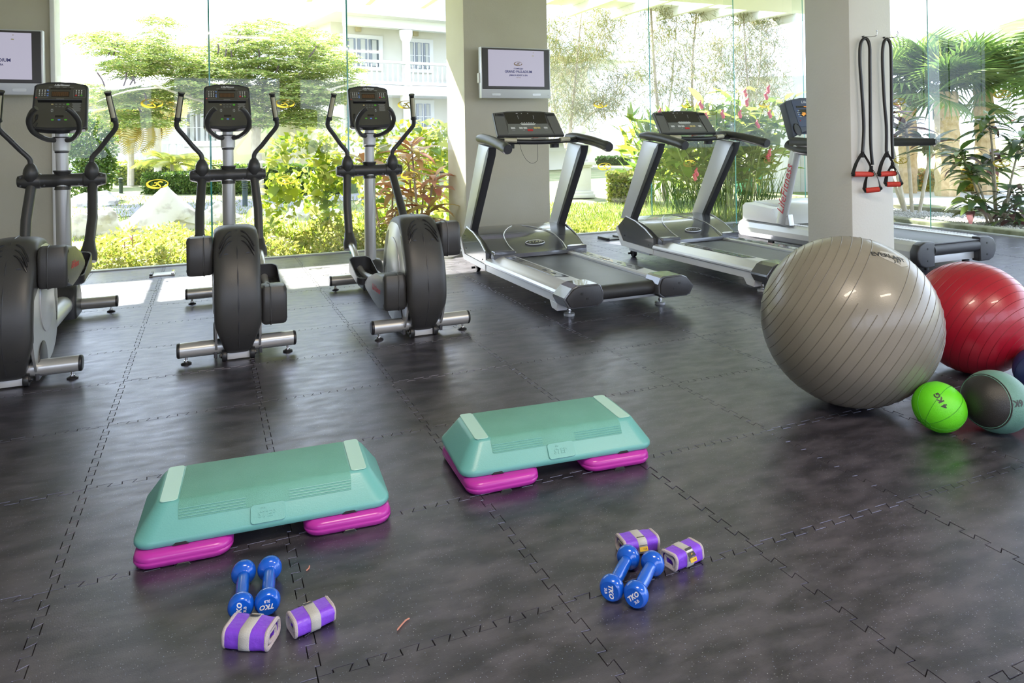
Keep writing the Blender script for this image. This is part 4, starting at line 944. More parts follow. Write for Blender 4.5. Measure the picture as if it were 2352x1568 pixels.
# ------------------------------------------------------------------ televisions on the pillars
scr = emat('screen_glow', (.50, .48, .60), .50); scr.node_tree.nodes['Principled BSDF'].inputs['Base Color'].default_value = (.02, .02, .02, 1)
def make_tv():
    t = empty('television', (0, 0, 0)); w_, h_ = .860, .575
    bm = NB(); box(bm, (0, 0, 0), (w_, .085, h_), .006, 2); cs = obj('casing', bm, lsilver, t)
    bm = NB(); box(bm, (0, -.044, .045), (w_-.028, .010, h_-.115), .003, 1); bz = obj('bezel', bm, mat('tv_bezel', (.035, .028, .025), .3), t)
    bm = NB(); box(bm, (.0, -.0495, .052), (.690, .003, .410)); sc_ = obj('screen', bm, scr, t)
    for s in (-1, 1):
        bm = NB(); prism(bm, rrect(.105, .026, .012), 0, .002, 'z'); obj('speaker_grille', bm, silver, t, loc=(s*.25, -.0425, -.245), rot=(PI/2, 0, 0))
    bm = NB(); lathe(bm, [(0, .002), (.003, .002), (.003, 0)], 8); obj('power_lamp', bm, black, t, loc=(.395, -.043, -.25), rot=(PI/2, 0, 0))
    bm = NB(); box(bm, (0, .10, .02), (.22, .12, .22), .004); obj('wall_mount', bm, black, t)
    bm = NB(); box(bm, (-.434, .02, -.06), (.02, .05, .11), .003); obj('side_box', bm, white, t)
    y = -.0518
    emblem(None, (.02, y, .105), True, .52, goldink, sc_)
    text('COMPLEJO', .024, 'screen_text', navyink, sc_, (.022, y, .048), (PI/2, 0, 0), bold=.0006)
    text('GRAND PALLADIUM', .041, 'screen_text', navyink, sc_, (.022, y, .013), (PI/2, 0, 0), xs=.90, bold=.001)
    text('JAMAICA RESORT & SPA', .024, 'screen_text', navyink, sc_, (.022, y, -.027), (PI/2, 0, 0), xs=.88, bold=.0006)
    for k in range(5): bm = NB(); lathe(bm, [(0, .0008), (.0035, .0008), (.0035, 0)], 6); obj('star_mark', bm, goldink, sc_, loc=(-.004+.013*k, y, -.053), rot=(PI/2, 0, 0))
    for x, z, w_ in ((.21, .235, .006), (.205, .198, .020)): bm = NB(); box(bm, (x, y, z), (w_, .001, .008)); obj('screen_mark', bm, bgold, sc_)
    return t
tv = make_tv(); tv2 = copy_tree(tv)
for o, x, lb in ((tv, 3.243, 'television on the wide pillar above the first treadmill'), (tv2, -1.765, 'television at the left edge of the photo, above the left elliptical trainer')):
    o.location = (x, 7.53, 1.930); tag(o, lb, 'television', 'wall televisions showing a resort logo')

# ------------------------------------------------------------------ resistance bands hung from hooks on the square pillar
foamr = mat('red_foam', (.60, .045, .025), .6, bump=(300, .4)); web = mat('black_webbing', (.012, .012, .013), .7, bump=(400, .5)); tubem = mat('black_latex_tube', (.018, .017, .017), .38)
PY_ = 3.55
def make_band(k):
    t = empty('resistance_band', (0, 0, 0))
    if k == 0: X = dict(hook=(1990, 88), L=[(1988, 88), (1977, 100), (1975, 140), (1979, 200), (1984, 290), (1981, 348)], Rr=[(1988, 88), (1997, 104), (1998, 150), (1999, 250), (2000, 330), (2004, 378)])
    else: X = dict(hook=(2042, 90), L=[(2036, 90), (2029, 102), (2027, 140), (2031, 230), (2036, 290), (2036, 348)], Rr=[(2036, 90), (2045, 102), (2047, 150), (2048, 250), (2049, 320), (2051, 365)])
    hk = WY(X['L'][0][0], X['L'][0][1]-3, PY_)
    t.location = (hk.x, PY_, hk.z)
    base = Vector(t.location)
    bm = NB(); tube(bm, smooth([(-.03, .0, .0), (-.03, -.012, 0), (-.012, -.055, -.006), (.010, -.075, .0), (.016, -.078, .022), (.008, -.080, .036)], 5), .0028, 8); obj('hook_wire', bm, chrome, None).parent = t
    bm = NB(); cyl(bm, (-.03, .0, 0), (-.03, -.014, 0), .006, 10); obj('screw_anchor', bm, dark, t)
    def P(q, off): return WY(q[0], q[1], PY_-off)-base
    pts = [P(q, .045) for q in X['L'][::-1]]+[P(q, .060) for q in X['Rr'][1:]]
    bm = NB(); tube(bm, smooth(pts, 6), .0105, 12); obj('latex_tube', bm, tubem, t)
    def handle(c, w_, rise, tilt, off, side=0):
        """foam grip with a triangle of webbing"""
        c = P(c, off); ax = Vector((math.cos(tilt), -.12+side, math.sin(tilt))).normalized()
        bm = NB(); a, b = c-ax*w_/2, c+ax*w_/2; tube(bm, [a, a+ax*.004, b-ax*.004, b], [.015, .0178, .0178, .014], 16); g = obj('foam_grip', bm, foamr, t)
        for s in (-1, 1):
            bm = NB(); e = a-ax*.001 if s < 0 else b+ax*.001; cyl(bm, e, e+ax*(s*.003), .0155, 14); obj('grip_end', bm, web, g)
            top = P(rise, off*.8); tube_ = NB(); q = [top, top*.55+e*.45+ax*(s*.014), e*.85+top*.15+ax*(s*.010), e+ax*(s*.004), e+ax*(s*.003)+Vector((0, 0, -.012))]
            tube(tube_, smooth(q, 4), .0125, 10, up=(0, 1, 0), flat=.22) if False else tube(tube_, smooth(q, 4), .0022, 8, up=(0, 0, 1), flat=6.5); obj('webbing', tube_, web, t)
        bm = NB(); tp = P(rise, off*.8); cyl(bm, tp+Vector((0, 0, .010)), tp+Vector((0, 0, -.034)), .0115, 12); obj('tube_stop', bm, web, t)
    if k == 0:
        handle((1982, 400), .150, (1981, 350), R(-2), .050); handle((2004, 436), .085, (2001, 384), R(7), .075, -.6)
    else:
        handle((2038, 399), .128, (2037, 350), R(1), .055); handle((2052, 423), .085, (2050, 376), R(1), .082, -.6)
    return t
tag(make_band(0), 'black resistance band with red handles on the left hook of the square pillar', 'resistance band', 'resistance bands on the pillar')
tag(make_band(1), 'black resistance band with red handles on the right hook of the square pillar', 'resistance band', 'resistance bands on the pillar')
# ================================================================== the garden outside
GZ = -.06
def gp(x, y): return at(x, y, GZ)
lawnm = mat('lawn_soil', (.09, .13, .035), .9, noise=(1.2, (.21, .20, .10), .35, .65), bump=(40, .8))
bm = NB(); box(bm, (0, 40, -.16), (240, 64.3, .2)); box(bm, (68.4, -20, -.16), (120, 56, .2)); box(bm, (-64.4, -20, -.16), (120, 56, .2)); box(bm, (2, -30, -.16), (12.4, 51.6, .2))
struct('lawn', bm, lawnm)
pave = mat('grey_paving', (.17, .17, .19), .8, noise=(4, (.23, .23, .25), .3, .7), bump=(60, .4))
palepave = mat('pale_paving', (.36, .36, .36), .8, noise=(2, (.44, .44, .43), .3, .7), bump=(60, .3))
def slab(name, px, m, z=GZ, h=.02):
    bm = NB(); prism(bm, [(at(x, y, z).x, at(x, y, z).y) for x, y in px], z-.02, z+h, 'z'); return struct(name, bm, m)
slab('garden_path', [(-300, 545), (120, 512), (300, 498), (470, 505), (640, 478), (800, 462), (1020, 452), (1020, 438), (800, 447), (640, 455), (440, 466), (250, 472), (0, 480), (-300, 495)], pave)
slab('garden_path', [(2030, 474), (2120, 470), (2200, 479), (2300, 487), (2420, 497), (2420, 436), (2300, 431), (2200, 436), (2030, 446)], palepave)
# grass blades
grassm = leafmat('grass_blades', [(.10, .22, .02), (.22, .34, .04), (.42, .42, .12), (.16, .28, .03)], .4)
def grass(n, fx, h, w_, label, nm='grass'):
    P = np.array([fx() for _ in range(n)]); D = rng.normal(0, .35, (n, 3)); D[:, 2] = 1
    o = leafcloud(nm, P, D, rng.uniform(.6, 1.3, n)*h, w_, grassm); tag(o, label, 'grass', kind='stuff'); return o
def rect_px(x0, x1, y0, y1):
    def f():
        p = gp(random.uniform(x0, x1), random.uniform(y0, y1)); return (p.x, p.y, GZ)
    return f
grass(9000, rect_px(100, 900, 452, 560), .07, .012, 'short green lawn around the white rocks')
grass(12000, rect_px(1255, 1720, 470, 536), .07, .012, 'sunlit lawn outside behind the two silver treadmills')
# low ground cover right outside the left panes
cover = leafmat('ground_cover', [(.30, .42, .03), (.46, .52, .08), (.62, .58, .22), (.20, .34, .03), (.55, .50, .10)], .45)
n = 17000; X = rng.uniform(-1.26, 2.65, n); Y = 7.86+rng.beta(1.2, 1.5, n)*2.5; Zt = GZ+.02+(.10+.07*np.sin(X*5.1+Y*3)+.05*np.sin(X*11))*np.minimum(1, (Y-7.8)*3)
P = np.stack([X, Y, GZ+rng.uniform(.0, 1, n)*np.maximum(.04, Zt-GZ+.05)], 1); D = rng.normal(0, 1, (n, 3)); D[:, 2] = np.abs(D[:, 2])*.7+.2
tag(leafcloud('ground_cover', P, D, rng.uniform(.035, .075, n), rng.uniform(.02, .035, n), cover), 'low yellow green ground cover right outside the left glass', 'ground cover', kind='stuff')
n = 3500; X = rng.uniform(3.8, 6.3, n); Y = rng.uniform(7.95, 8.9, n)
P = np.stack([X, Y, GZ+rng.uniform(0, .05, n)], 1); D = rng.normal(0, 1, (n, 3)); D[:, 2] = np.abs(D[:, 2])
tag(leafcloud('ground_cover', P, D, .05, .02, cover), 'sparse ground cover outside the glass between the silver treadmills', 'ground cover', kind='stuff')

# ------------------------------------------------------------------ single leaves as shared meshes
def leafmesh(name, L, W, droop, m, fold=.12, n=6, shape='lance', wave=0):
    V = []; Fs = []
    for i in range(n+1):
        t_ = i/n
        w_ = W*.5*({'lance': math.sin(PI*min(1, t_**.75))**.9, 'heart': (math.sin(PI*t_**.55))**.8, 'blade': 1-t_**3}[shape])+.0006
        y = L*t_*math.cos(droop*t_*.7); z = -L*math.sin(droop*t_)*t_*.6
        V += [(-w_, y, z+fold*w_+wave*math.sin(t_*9)*W), (0, y, z), (w_, y, z+fold*w_-wave*math.sin(t_*9+1)*W)]
    for i in range(n):
        a = 3*i; Fs += [(a, a+1, a+4, a+3), (a+1, a+2, a+5, a+4)]
    me = bpy.data.meshes.new(name); me.from_pydata(V, [], Fs); me.materials.append(m)
    for f in me.polygons: f.use_smooth = True
    return me
def put_leaf(me, parent, base, d, scale=1, name='leaf', twist=0):
    d = Vector(d).normalized(); up = Vector((0, 0, 1)); x = d.cross(up)
    x = x.normalized() if x.length > 1e-3 else Vector((1, 0, 0)); z = x.cross(d)
    if twist: q = Matrix.Rotation(twist, 3, d); x = q @ x; z = q @ z
    M = Matrix((x*scale, d*scale, z*scale)).transposed().to_4x4(); M.translation = base
    o = bpy.data.objects.new(name, me); COL.objects.link(o); o.parent = parent; o.matrix_local = M; return o
def rnd(a, b): return random.uniform(a, b)
def hdir(a, up): return Vector((math.cos(a), math.sin(a), up))

# cordyline: bare canes with a spray of lance leaves on top
def cordyline(loc, canes, leaf, label, cat='plant', group=None, per=20, m_c=bark, rad=.012, spread=(-.2, .9), sc=1.0):
    t = empty('cordyline', loc, 0, label, cat, group)
    for (dx, dy, h, lean) in canes:
        top = Vector((dx+lean[0], dy+lean[1], h)); bm = NB(); pts = smooth([(dx*.4, dy*.4, 0), (dx*.8+lean[0]*.3, dy*.8+lean[1]*.3, h*.5), top], 4); tube(bm, pts, [rad*1.2]*5+[rad]*4, 7); obj('cane', bm, m_c, t)
        for k in range(per):
            a = k*2.4+rnd(-.3, .3); u = k/per
            put_leaf(random.choice(leaf), t, top+Vector((0, 0, -.22*(1-u)*sc)), hdir(a, rnd(*spread)*(.3+.9*u)+.15), rnd(.75, 1.15)*sc, twist=rnd(-.4, .4))
    return t
orange = leafmat('orange_cordyline', [(.62, .30, .12), (.78, .48, .24), (.46, .40, .08), (.62, .22, .14), (.85, .70, .48)], .35)
redgreen = leafmat('red_green_cordyline', [(.035, .07, .02), (.06, .14, .03), (.16, .04, .06), (.05, .10, .03), (.24, .08, .09)], .35)
redleaf = leafmat('red_cordyline', [(.30, .02, .03), (.12, .04, .03), (.42, .05, .04)], .35)
limeleaf = leafmat('lime_big_leaf', [(.38, .54, .03), (.54, .64, .05), (.24, .42, .03), (.70, .72, .20), (.12, .28, .03)], .45)
ginger = leafmat('ginger_leaf', [(.20, .38, .04), (.34, .48, .06), (.48, .55, .12), (.12, .28, .04)], .45)
darkleaf = leafmat('dark_leaf', [(.025, .07, .02), (.045, .11, .03), (.075, .15, .03), (.03, .08, .04)], .3)
midleaf = leafmat('mid_leaf', [(.06, .16, .03), (.12, .24, .04), (.22, .33, .06), (.045, .12, .03)], .4)
fern = leafmat('feathery_leaf', [(.17, .31, .05), (.34, .46, .08), (.52, .60, .16), (.10, .22, .05), (.62, .56, .28)], .5)
needle = leafmat('needle_leaf', [(.16, .23, .05), (.26, .30, .08), (.40, .34, .15), (.11, .17, .04)], .35)
palmleaf = leafmat('palm_leaf', [(.07, .16, .03), (.14, .25, .05), (.24, .33, .08)], .35)
paleleaf = leafmat('palm_pale_leaf', [(.40, .40, .12), (.55, .48, .16), (.62, .50, .10)], .4)
lo_ = [leafmesh('leaf', .42, .085, .9, orange), leafmesh('leaf', .36, .10, 1.3, orange), leafmesh('leaf', .48, .075, .6, orange)]
lr_ = [leafmesh('leaf', .36, .085, .9, redgreen), leafmesh('leaf', .30, .10, 1.2, redgreen), leafmesh('leaf', .42, .075, .6, redgreen)]
ls_ = [leafmesh('leaf', .17, .035, .9, redleaf), leafmesh('leaf', .15, .03, .5, redleaf)]
for i, (px, py, h) in enumerate(((287, 607, .24), (305, 603, .30))):
    p = gp(px, py); cordyline((p.x, p.y, GZ), [(0, 0, h, (0, 0))], ls_, ['small red cordyline in the ground cover, the left and shorter one', 'small red cordyline in the ground cover, the right and taller one'][i], group='red seedlings in the ground cover', per=9, rad=.005, spread=(.1, 1.2))
for i, (x, y, cs_) in enumerate(((1.95, 8.45, [(-.15, 0, 1.05, (-.1, 0)), (.1, .1, .75, (0, 0)), (0, -.1, .45, (.1, 0))]), (2.32, 8.30, [(-.05, 0, 1.2, (-.05, 0)), (.1, .05, .85, (.1, 0)), (.0, -.1, .5, (.05, -.1))]), (2.45, 8.75, [(0, 0, .70, (.05, 0)), (-.15, 0, 1.0, (0, 0))]))):
    cordyline((x, y, GZ), cs_, lo_, ['orange cordyline nearest the third elliptical trainer', 'orange and pink cordyline in front of the pillar edge', 'orange cordyline half behind the others by the pillar'][i], group='orange cordylines left of the pillar', per=20)
# two leafy red and green cordylines outside the right-hand glass
pA = gp(2098, 492); pB = gp(2290, 520); pC = gp(2345, 500)
cordyline((pA.x, pA.y, GZ), [(-.1, .25, 1.65, (-.1, .1)), (.0, .05, 1.40, (.05, .1)), (.1, -.15, 1.15, (.1, -.05)), (.1, .4, 1.8, (0, .2)), (-.05, .3, 1.25, (-.2, .3))], lr_, 'tall dark cordyline with bare crooked stems right of the square pillar', group='dark cordylines outside the right glass', per=28, m_c=palebark, rad=.022, sc=1.2)
cordyline((pB.x, pB.y, GZ), [(0, 0, 1.45, (-.05, .05)), (.1, -.1, 1.15, (.1, -.1)), (-.1, .2, 1.0, (-.15, .1)), (-.1, .1, .80, (-.1, .1)), (.1, 0, .52, (.1, -.1)), (0, -.1, .30, (0, -.1)), (-.1, 0, .42, (-.15, .15)), (.1, .1, .95, (.1, .1))], [leafmesh('leaf', .34, .08, 1.0, darkleaf), leafmesh('leaf', .30, .075, 1.2, redgreen), leafmesh('leaf', .36, .09, .8, midleaf)], 'bushy dark green cordyline by the right edge, leaves down to the gravel', group='dark cordylines outside the right glass', per=30, sc=1.15)
cordyline((pC.x+.2, pC.y, GZ), [(0, 0, 1.5, (0, 0)), (.1, .1, 1.1, (.1, 0)), (0, -.2, .8, (-.1, 0))], lr_, 'dark cordyline cut by the right edge of the photo', group='dark cordylines outside the right glass', per=24)

# leafy hedge with large leaves: the biggest as parts, the rest joined
def bigleaf_hedge(loc, blobs, lm, big, nbig, nsmall, label, cat='hedge', shape='heart', L=.13, W=.10, inner=darkleaf):
    t = empty('leafy_hedge', loc, 0, label, cat); me = [leafmesh('leaf', L, W, .9, lm, shape=shape), leafmesh('leaf', L*.8, W*.85, 1.3, lm, shape=shape)]
    def pt():
        c, r_ = random.choice(blobs); d = Vector((rnd(-1, 1), rnd(-1, .35), rnd(-.7, 1))).normalized(); return Vector(c)+Vector((d.x*r_[0], d.y*r_[1], d.z*r_[2])), d
    for k in range(nbig):
        p, d = pt(); put_leaf(me[k % 2], t, p, d+Vector((rnd(-.6, .6), rnd(-.6, .2), rnd(-.9, .3))), rnd(.8, 1.35)*big, twist=rnd(-.7, .7))
    P = []; D = []
    for k in range(nsmall):
        p, d = pt(); q = rnd(.55, 1.0); c = Vector(p)*q; P.append(tuple(Vector(p)-d*rnd(.02, .22))); D.append(tuple(d+Vector((rnd(-1, 1), rnd(-1, 1), rnd(-1, .6)))))
    o = leafcloud('foliage', P, D, L*.75, W*.6, lm, t); o['kind'] = 'stuff'
    return t
bigleaf_hedge((1.6, 9.3, GZ), [((-.55, 0, .35), (.5, .35, .45)), ((-.55, 0, .95), (.45, .3, .45)), ((.1, .1, .5), (.55, .35, .55)), ((.1, .1, 1.05), (.55, .3, .42)), ((.8, .2, .55), (.55, .3, .6)), ((.85, .2, 1.1), (.55, .3, .42)), ((1.3, .3, .8), (.35, .3, .7))], limeleaf, 1.15, 290, 2600, 'yellow green hedge of large leaves behind the third elliptical trainer')

# ------------------------------------------------------------------ white rocks
rockm = mat('white_rock', (.24, .22, .19), .9, noise=(5, (.46, .45, .43), .30, .48), bump=(14, 1)); rockg = mat('grey_rock', (.20, .19, .18), .9, noise=(6, (.30, .29, .28), .3, .7), bump=(14, 1))
def rock(cx, base, w_px, h_px, label, m_=rockm, peak=0, seed=0):
    c = gp(cx, base); dep = (c-Vector((0, 0, H0))).dot(CF); s = dep/F; W_, Hh = w_px*s/2, h_px*s
    bm = NB(); bmesh.ops.create_icosphere(bm, subdivisions=4, radius=1); r_ = random.Random(seed)
    ph = [r_.uniform(0, 6) for _ in range(9)]
    for v in bm.verts:
        n_ = v.co.normalized(); k = 1+.16*math.sin(3*n_.x+ph[0])*math.cos(3*n_.y+ph[1])+.10*math.sin(7*n_.x+ph[2])*math.sin(6*n_.z+ph[3])+.05*math.sin(13*n_.y+ph[4])*math.cos(12*n_.x+ph[5])+.03*math.sin(22*n_.z+ph[6]+9*n_.x)
        z = n_.z
        q = Vector((n_.x*k, n_.y*k, max(-.15, z*k)))
        if peak and z > 0: f_ = max(0, 1-math.hypot(q.x-peak*.2, q.y)*1.0); q.z = .35*q.z+.9*f_**1.2
        v.co = Vector((q.x*W_, q.y*W_*.75, q.z*Hh*.92))
    return tag(obj('rock', bm, m_, None, loc=(c.x, c.y+W_*.3, GZ), rot=(0, 0, -YAW), sharp=25), label, 'rock', 'white rocks on the lawn')
rock(214, 476, 112, 36, 'flat white rock behind, at the left beside the first elliptical trainer', seed=1)
rock(208, 545, 118, 64, 'rounded white rock at the left in front of the flat one', seed=2)
rock(362, 532, 185, 100, 'large pointed white rock between the left two elliptical trainers', peak=1, seed=3)
rock(506, 512, 90, 44, 'low white rock behind the pole of the middle elliptical trainer', seed=4)
rock(604, 502, 50, 44, 'small pointed white rock right of the middle elliptical trainer', peak=1, seed=5)
rock(722, 502, 120, 40, 'wide low white rock left of the third elliptical trainer', seed=6)
rock(655, 452, 40, 18, 'small grey rock half hidden at the foot of the hedge', rockg, seed=7)
rock(735, 446, 38, 20, 'grey rock by the red and white marker post', rockg, seed=8)

# ------------------------------------------------------------------ clipped hedges
def hedge(x0, x1, base, top, label, lm=midleaf, n=5000, deep=.8, L=.07, W=.05):
    a, b = gp(x0, base), gp(x1, base); dep = (a-Vector((0, 0, H0))).dot(CF); h = (CY+(1176-x0)*.0172-top)*-1; 
    za = WY(x0, top, a.y).z; zb = WY(x1, top, b.y).z; za, zb = max(.25, za), max(.25, zb)
    d = (b-a); nrm = Vector((-d.y, d.x, 0)).normalized(); t = empty('hedge', (a.x, a.y, GZ), 0, label, 'hedge')
    u = rng.uniform(0, 1, n); wv = rng.uniform(0, 1, n)**2*deep; v = rng.uniform(0, 1, n); top_ = rng.uniform(0, 1, n) < .35; H = (za+(zb-za)*u)-GZ
    z = np.where(top_, 1, v)*H*(1+.04*np.sin(u*40)); wv = np.where(top_, rng.uniform(0, deep, n), wv*.35)
    P = np.stack([d.x*u+nrm.x*wv, d.y*u+nrm.y*wv, z], 1); D = rng.normal(0, 1, (n, 3)); D[:, 1] -= .5
    o = leafcloud('foliage', P, D, L, W, lm, t); o['kind'] = 'stuff'
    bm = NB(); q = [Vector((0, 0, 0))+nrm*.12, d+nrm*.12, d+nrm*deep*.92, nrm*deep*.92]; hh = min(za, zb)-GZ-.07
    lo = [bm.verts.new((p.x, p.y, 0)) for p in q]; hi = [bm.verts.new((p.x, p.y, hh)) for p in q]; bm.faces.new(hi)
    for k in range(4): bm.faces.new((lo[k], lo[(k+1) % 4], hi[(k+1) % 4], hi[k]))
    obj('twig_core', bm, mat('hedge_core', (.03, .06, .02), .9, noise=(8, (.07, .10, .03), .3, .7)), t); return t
hedge(325, 500, 446, 400, 'low clipped hedge behind the large pointed rock', n=4500)
hedge(500, 795, 447, 384, 'clipped hedge between the middle and third elliptical trainers', n=7500)
hedge(255, 470, 425, 374, 'clipped hedge farther back behind the small palm', leafmat('hedge_lime', [(.30, .40, .05), (.44, .48, .10), (.20, .32, .05)], .4), n=4500, deep=1.2)
hedge(1395, 1500, 470, 400, 'flowering low hedge behind the second treadmill', cover, n=4500, L=.06)
hedge(1370, 1440, 380, 366, 'far green hedge under the balcony of the second house', darkleaf, n=1500, L=.15, W=.12)
hedge(2115, 2290, 442, 396, 'yellow and orange flowering hedge across the right-hand path', leafmat('flower_hedge', [(.46, .50, .06), (.60, .40, .05), (.30, .42, .05), (.66, .26, .04), (.5, .5, .15)], .4), n=5000)

# ------------------------------------------------------------------ trees
def branch_tree(name, base, forks, m_b, label, cat='tree', group=None):
    t = empty(name, base, 0, label, cat, group); b0 = Vector(base)
    for i, (pts, r0, r1) in enumerate(forks):
        bm = NB(); P = smooth([Vector(p)-b0 for p in pts], 4); tube(bm, P, [r0+(r1-r0)*k/(len(P)-1) for k in range(len(P))], 8); obj('trunk' if i == 0 else 'branch', bm, m_b, t)
    return t
# poinciana with a wide flat crown of feathery sprays
Yp = 15.6
tb = gp(594, 450); YB = tb.y
def q(x, y, dy=0): return WY(x, y, YB+dy)
pt = branch_tree('shade_tree', tuple(tb), [([tb, q(590, 380), q(588, 310), q(600, 262)], .15, .08), ([q(589, 305), q(520, 250, -.4), q(440, 225, -.8), (q(370, 200, -1.2)), q(330, 178, -1.4)], .045, .015), ([q(600, 262), q(560, 200), q(520, 150, .3), q(470, 120, .4)], .04, .012),
    ([q(600, 265), q(650, 210, .2), q(700, 160, .4), q(745, 130, .5)], .045, .015), ([q(598, 270), q(680, 235, -.5), q(760, 205, -.8), q(820, 190, -1)], .05, .015), ([q(440, 225, -.8), q(400, 170, -.6), q(380, 120, -.6), (q(360, 80, -.6))], .035, .012), ([q(600, 262), q(610, 180, .3), q(620, 110, .3)], .05, .015), ([q(370, 200, -1.2), q(290, 210, -1.3), q(220, 235, -1.4)], .025, .01), ([q(390, 150, -.6), q(300, 130, -.9), q(230, 100, -1)], .025, .01)], palebark, 'wide shade tree with feathery crown and seed pods behind the elliptical trainers')
layers = [(235, 88, 60, 16), (330, 110, 75, 30), (400, 135, 70, 34), (360, 62, 22, 26), (300, 150, 60, 22), (250, 210, 60, 14), (330, 215, 90, 20), (420, 200, 90, 26), (450, 160, 60, 26), (350, 260, 60, 26), (290, 265, 40, 26), (500, 190, 80, 24), (540, 90, 60, 22), (600, 70, 70, 24), (560, 130, 90, 28), (660, 110, 80, 30), (700, 85, 60, 20), (740, 120, 60, 28), (640, 160, 100, 30), (760, 165, 60, 28), (590, 215, 90, 26), (690, 215, 90, 28), (770, 210, 60, 20), (540, 240, 60, 20), (640, 265, 70, 20), (720, 260, 60, 18), (800, 200, 30, 14), (190, 195, 25, 8), (480, 240, 40, 14)]
P = []; D = []
for (x, y, rx, ry) in layers:
    for g in range(max(2, int(rx*ry/85))):   # flat plates of foliage with gaps of sky between
        a = rnd(0, 2*PI); rr = math.sqrt(rnd(0, 1)); cx, cyy = x+rx*rr*math.cos(a), y+ry*1.15*rr*math.sin(a); pw = rnd(.16, .38); dz = rnd(-1.3, 1.3)
        c0 = q(cx, cyy, dz)
        for i in range(int(30*pw/.25)):
            b_ = rnd(0, 2*PI); r_ = pw*math.sqrt(rnd(0, 1)); c = c0+Vector((r_*math.cos(b_), r_*math.sin(b_), -r_*.30+rnd(-.03, .03)))
            dr = Vector((math.cos(b_)+rnd(-.4, .4), math.sin(b_)+rnd(-.4, .4), -.25+rnd(-.2, .25))).normalized(); side = dr.cross(Vector((0, 0, 1))).normalized()
            for j in range(5):
                w_ = c+dr*(.045*j)
                for s in (-1, 1): P.append(tuple(w_-tb)); D.append(tuple(side*s+dr*.5+Vector((0, 0, rnd(-.3, .05)))))
o = leafcloud('foliage', P, D, .075, .024, fern, pt); o['kind'] = 'stuff'
podm = mat('seed_pod', (.08, .055, .06), .6)
for (x, y, l, a) in ((258, 95, 34, .3), (263, 98, 30, .1), (267, 94, 32, -.1), (222, 165, 40, -.5), (290, 165, 34, .2), (300, 170, 26, -.4), (308, 168, 30, .35), (520, 100, 40, .15), (528, 108, 34, -.1), (553, 78, 40, .5), (592, 110, 26, -.1), (600, 130, 30, .3), (727, 105, 34, .6), (640, 150, 30, .5), (500, 100, 24, 0), (317, 245, 30, -.3), (330, 210, 26, -.2), (555, 195, 24, .3)):
    a0 = q(x, y, -.9)-tb; b0_ = q(x-l*math.sin(a), y+l*math.cos(a), -.9)-tb; mid = (a0+b0_)/2+Vector((.02, 0, 0)); bm = NB(); tube(bm, smooth([a0, mid, b0_], 4), [.006]+[.018]*7+[.004], 6); obj('seed_pod', bm, podm, pt)
# dense shrub tree left of the first trainer's pole
def blob_tree(loc, blobs, lm, n, L, W, label, name='shrub', cat='shrub', trunk=None, m_b=bark):
    t = empty(name, loc, 0, label, cat); b0 = Vector(loc)
    P = []; D = []
    tot = sum(r_[0]*r_[2] for _, r_ in blobs)
    for c, r_ in blobs:
        for k in range(int(n*r_[0]*r_[2]/tot)):
            d = Vector((random.gauss(0, 1), random.gauss(0, 1), random.gauss(0, 1))).normalized(); f_ = rnd(.55, 1.0)**.6
            P.append((c[0]-b0.x+d.x*r_[0]*f_, c[1]-b0.y+d.y*r_[1]*f_, c[2]-b0.z+d.z*r_[2]*f_)); D.append(tuple(d+Vector((rnd(-1, 1), rnd(-1, 1), rnd(-1, .6)))))
    o = leafcloud('foliage', P, D, L, W, lm, t); o['kind'] = 'stuff'
    for pts, r0, r1 in (trunk or []):
        bm = NB(); Pq = smooth([Vector(p)-b0 for p in pts], 4); tube(bm, Pq, [r0+(r1-r0)*k/(len(Pq)-1) for k in range(len(Pq))], 8); obj('trunk', bm, m_b, t)
    return t
def blob_px(Y, L_): return [(tuple(WY(x, y, Y)), (rx*Y*1.08/F, rx*Y*.8/F, ry*Y*1.08/F)) for x, y, rx, ry in L_]
g0 = gp(195, 458); blob_tree(tuple(g0), blob_px(g0.y, [(190, 310, 45, 40), (215, 340, 40, 50), (180, 380, 60, 50), (225, 390, 30, 40), (170, 430, 60, 25)]), midleaf, 7000, .09, .05, 'dense green shrub behind the left elliptical trainer', trunk=[([g0, WY(195, 380, g0.y)], .04, .02)])
def palm(loc, h, nf, Lf, label, lm=palmleaf, group=None, tr=.06, droop=1.2, trunkm=palebark, seg=26, up0=(.1, 1.2), nm='palm'):
    t = empty(nm, loc, 0, label, 'palm', group)
    if h > .1: bm = NB(); Pq = smooth([(0, 0, 0), (.02, 0, h*.5), (0, .02, h)], 5); tube(bm, Pq, [tr*(1.15-.3*k/10+(.06 if k % 2 else 0)) for k in range(len(Pq))], 9); obj('trunk', bm, trunkm, t)
    # one frond mesh: arching midrib with paired leaflets
    V = []; Fs = []
    for j in range(seg):
        t_ = (j+1)/seg; ang = droop*t_; y = Lf*math.sin(ang)/max(.3, droop); z = -Lf*(1-math.cos(ang))/max(.3, droop)
        for s in (-1, 1):
            l = Lf*.36*math.sin(PI*(.12+.8*t_))**.8; dy = l*.45; b = (0, y, z); k = len(V); w_ = .018*Lf
            V += [(0, y-w_, z), (0, y+w_, z), (s*l*.6, y+dy*.6+w_*.5, z-l*.12), (s*l, y+dy, z-l*.4)]; Fs.append((k, k+1, k+3, k+2))
    me = bpy.data.meshes.new('frond'); me.from_pydata(V, [], Fs); me.materials.append(lm)
    for k in range(nf): put_leaf(me, t, Vector((0, 0, max(h, .05))), hdir(k*2.4+rnd(-.2, .2), rnd(*up0)), rnd(.8, 1.1), 'frond', rnd(-.3, .3))
    return t
g1 = gp(395, 440); palm((g1.x, g1.y, GZ), .75, 15, .95, 'small feathery palm above the low hedge between the trainers', lm=leafmat('palm_lime', [(.36, .44, .06), (.48, .50, .10), (.24, .36, .05)], .4), tr=.05)
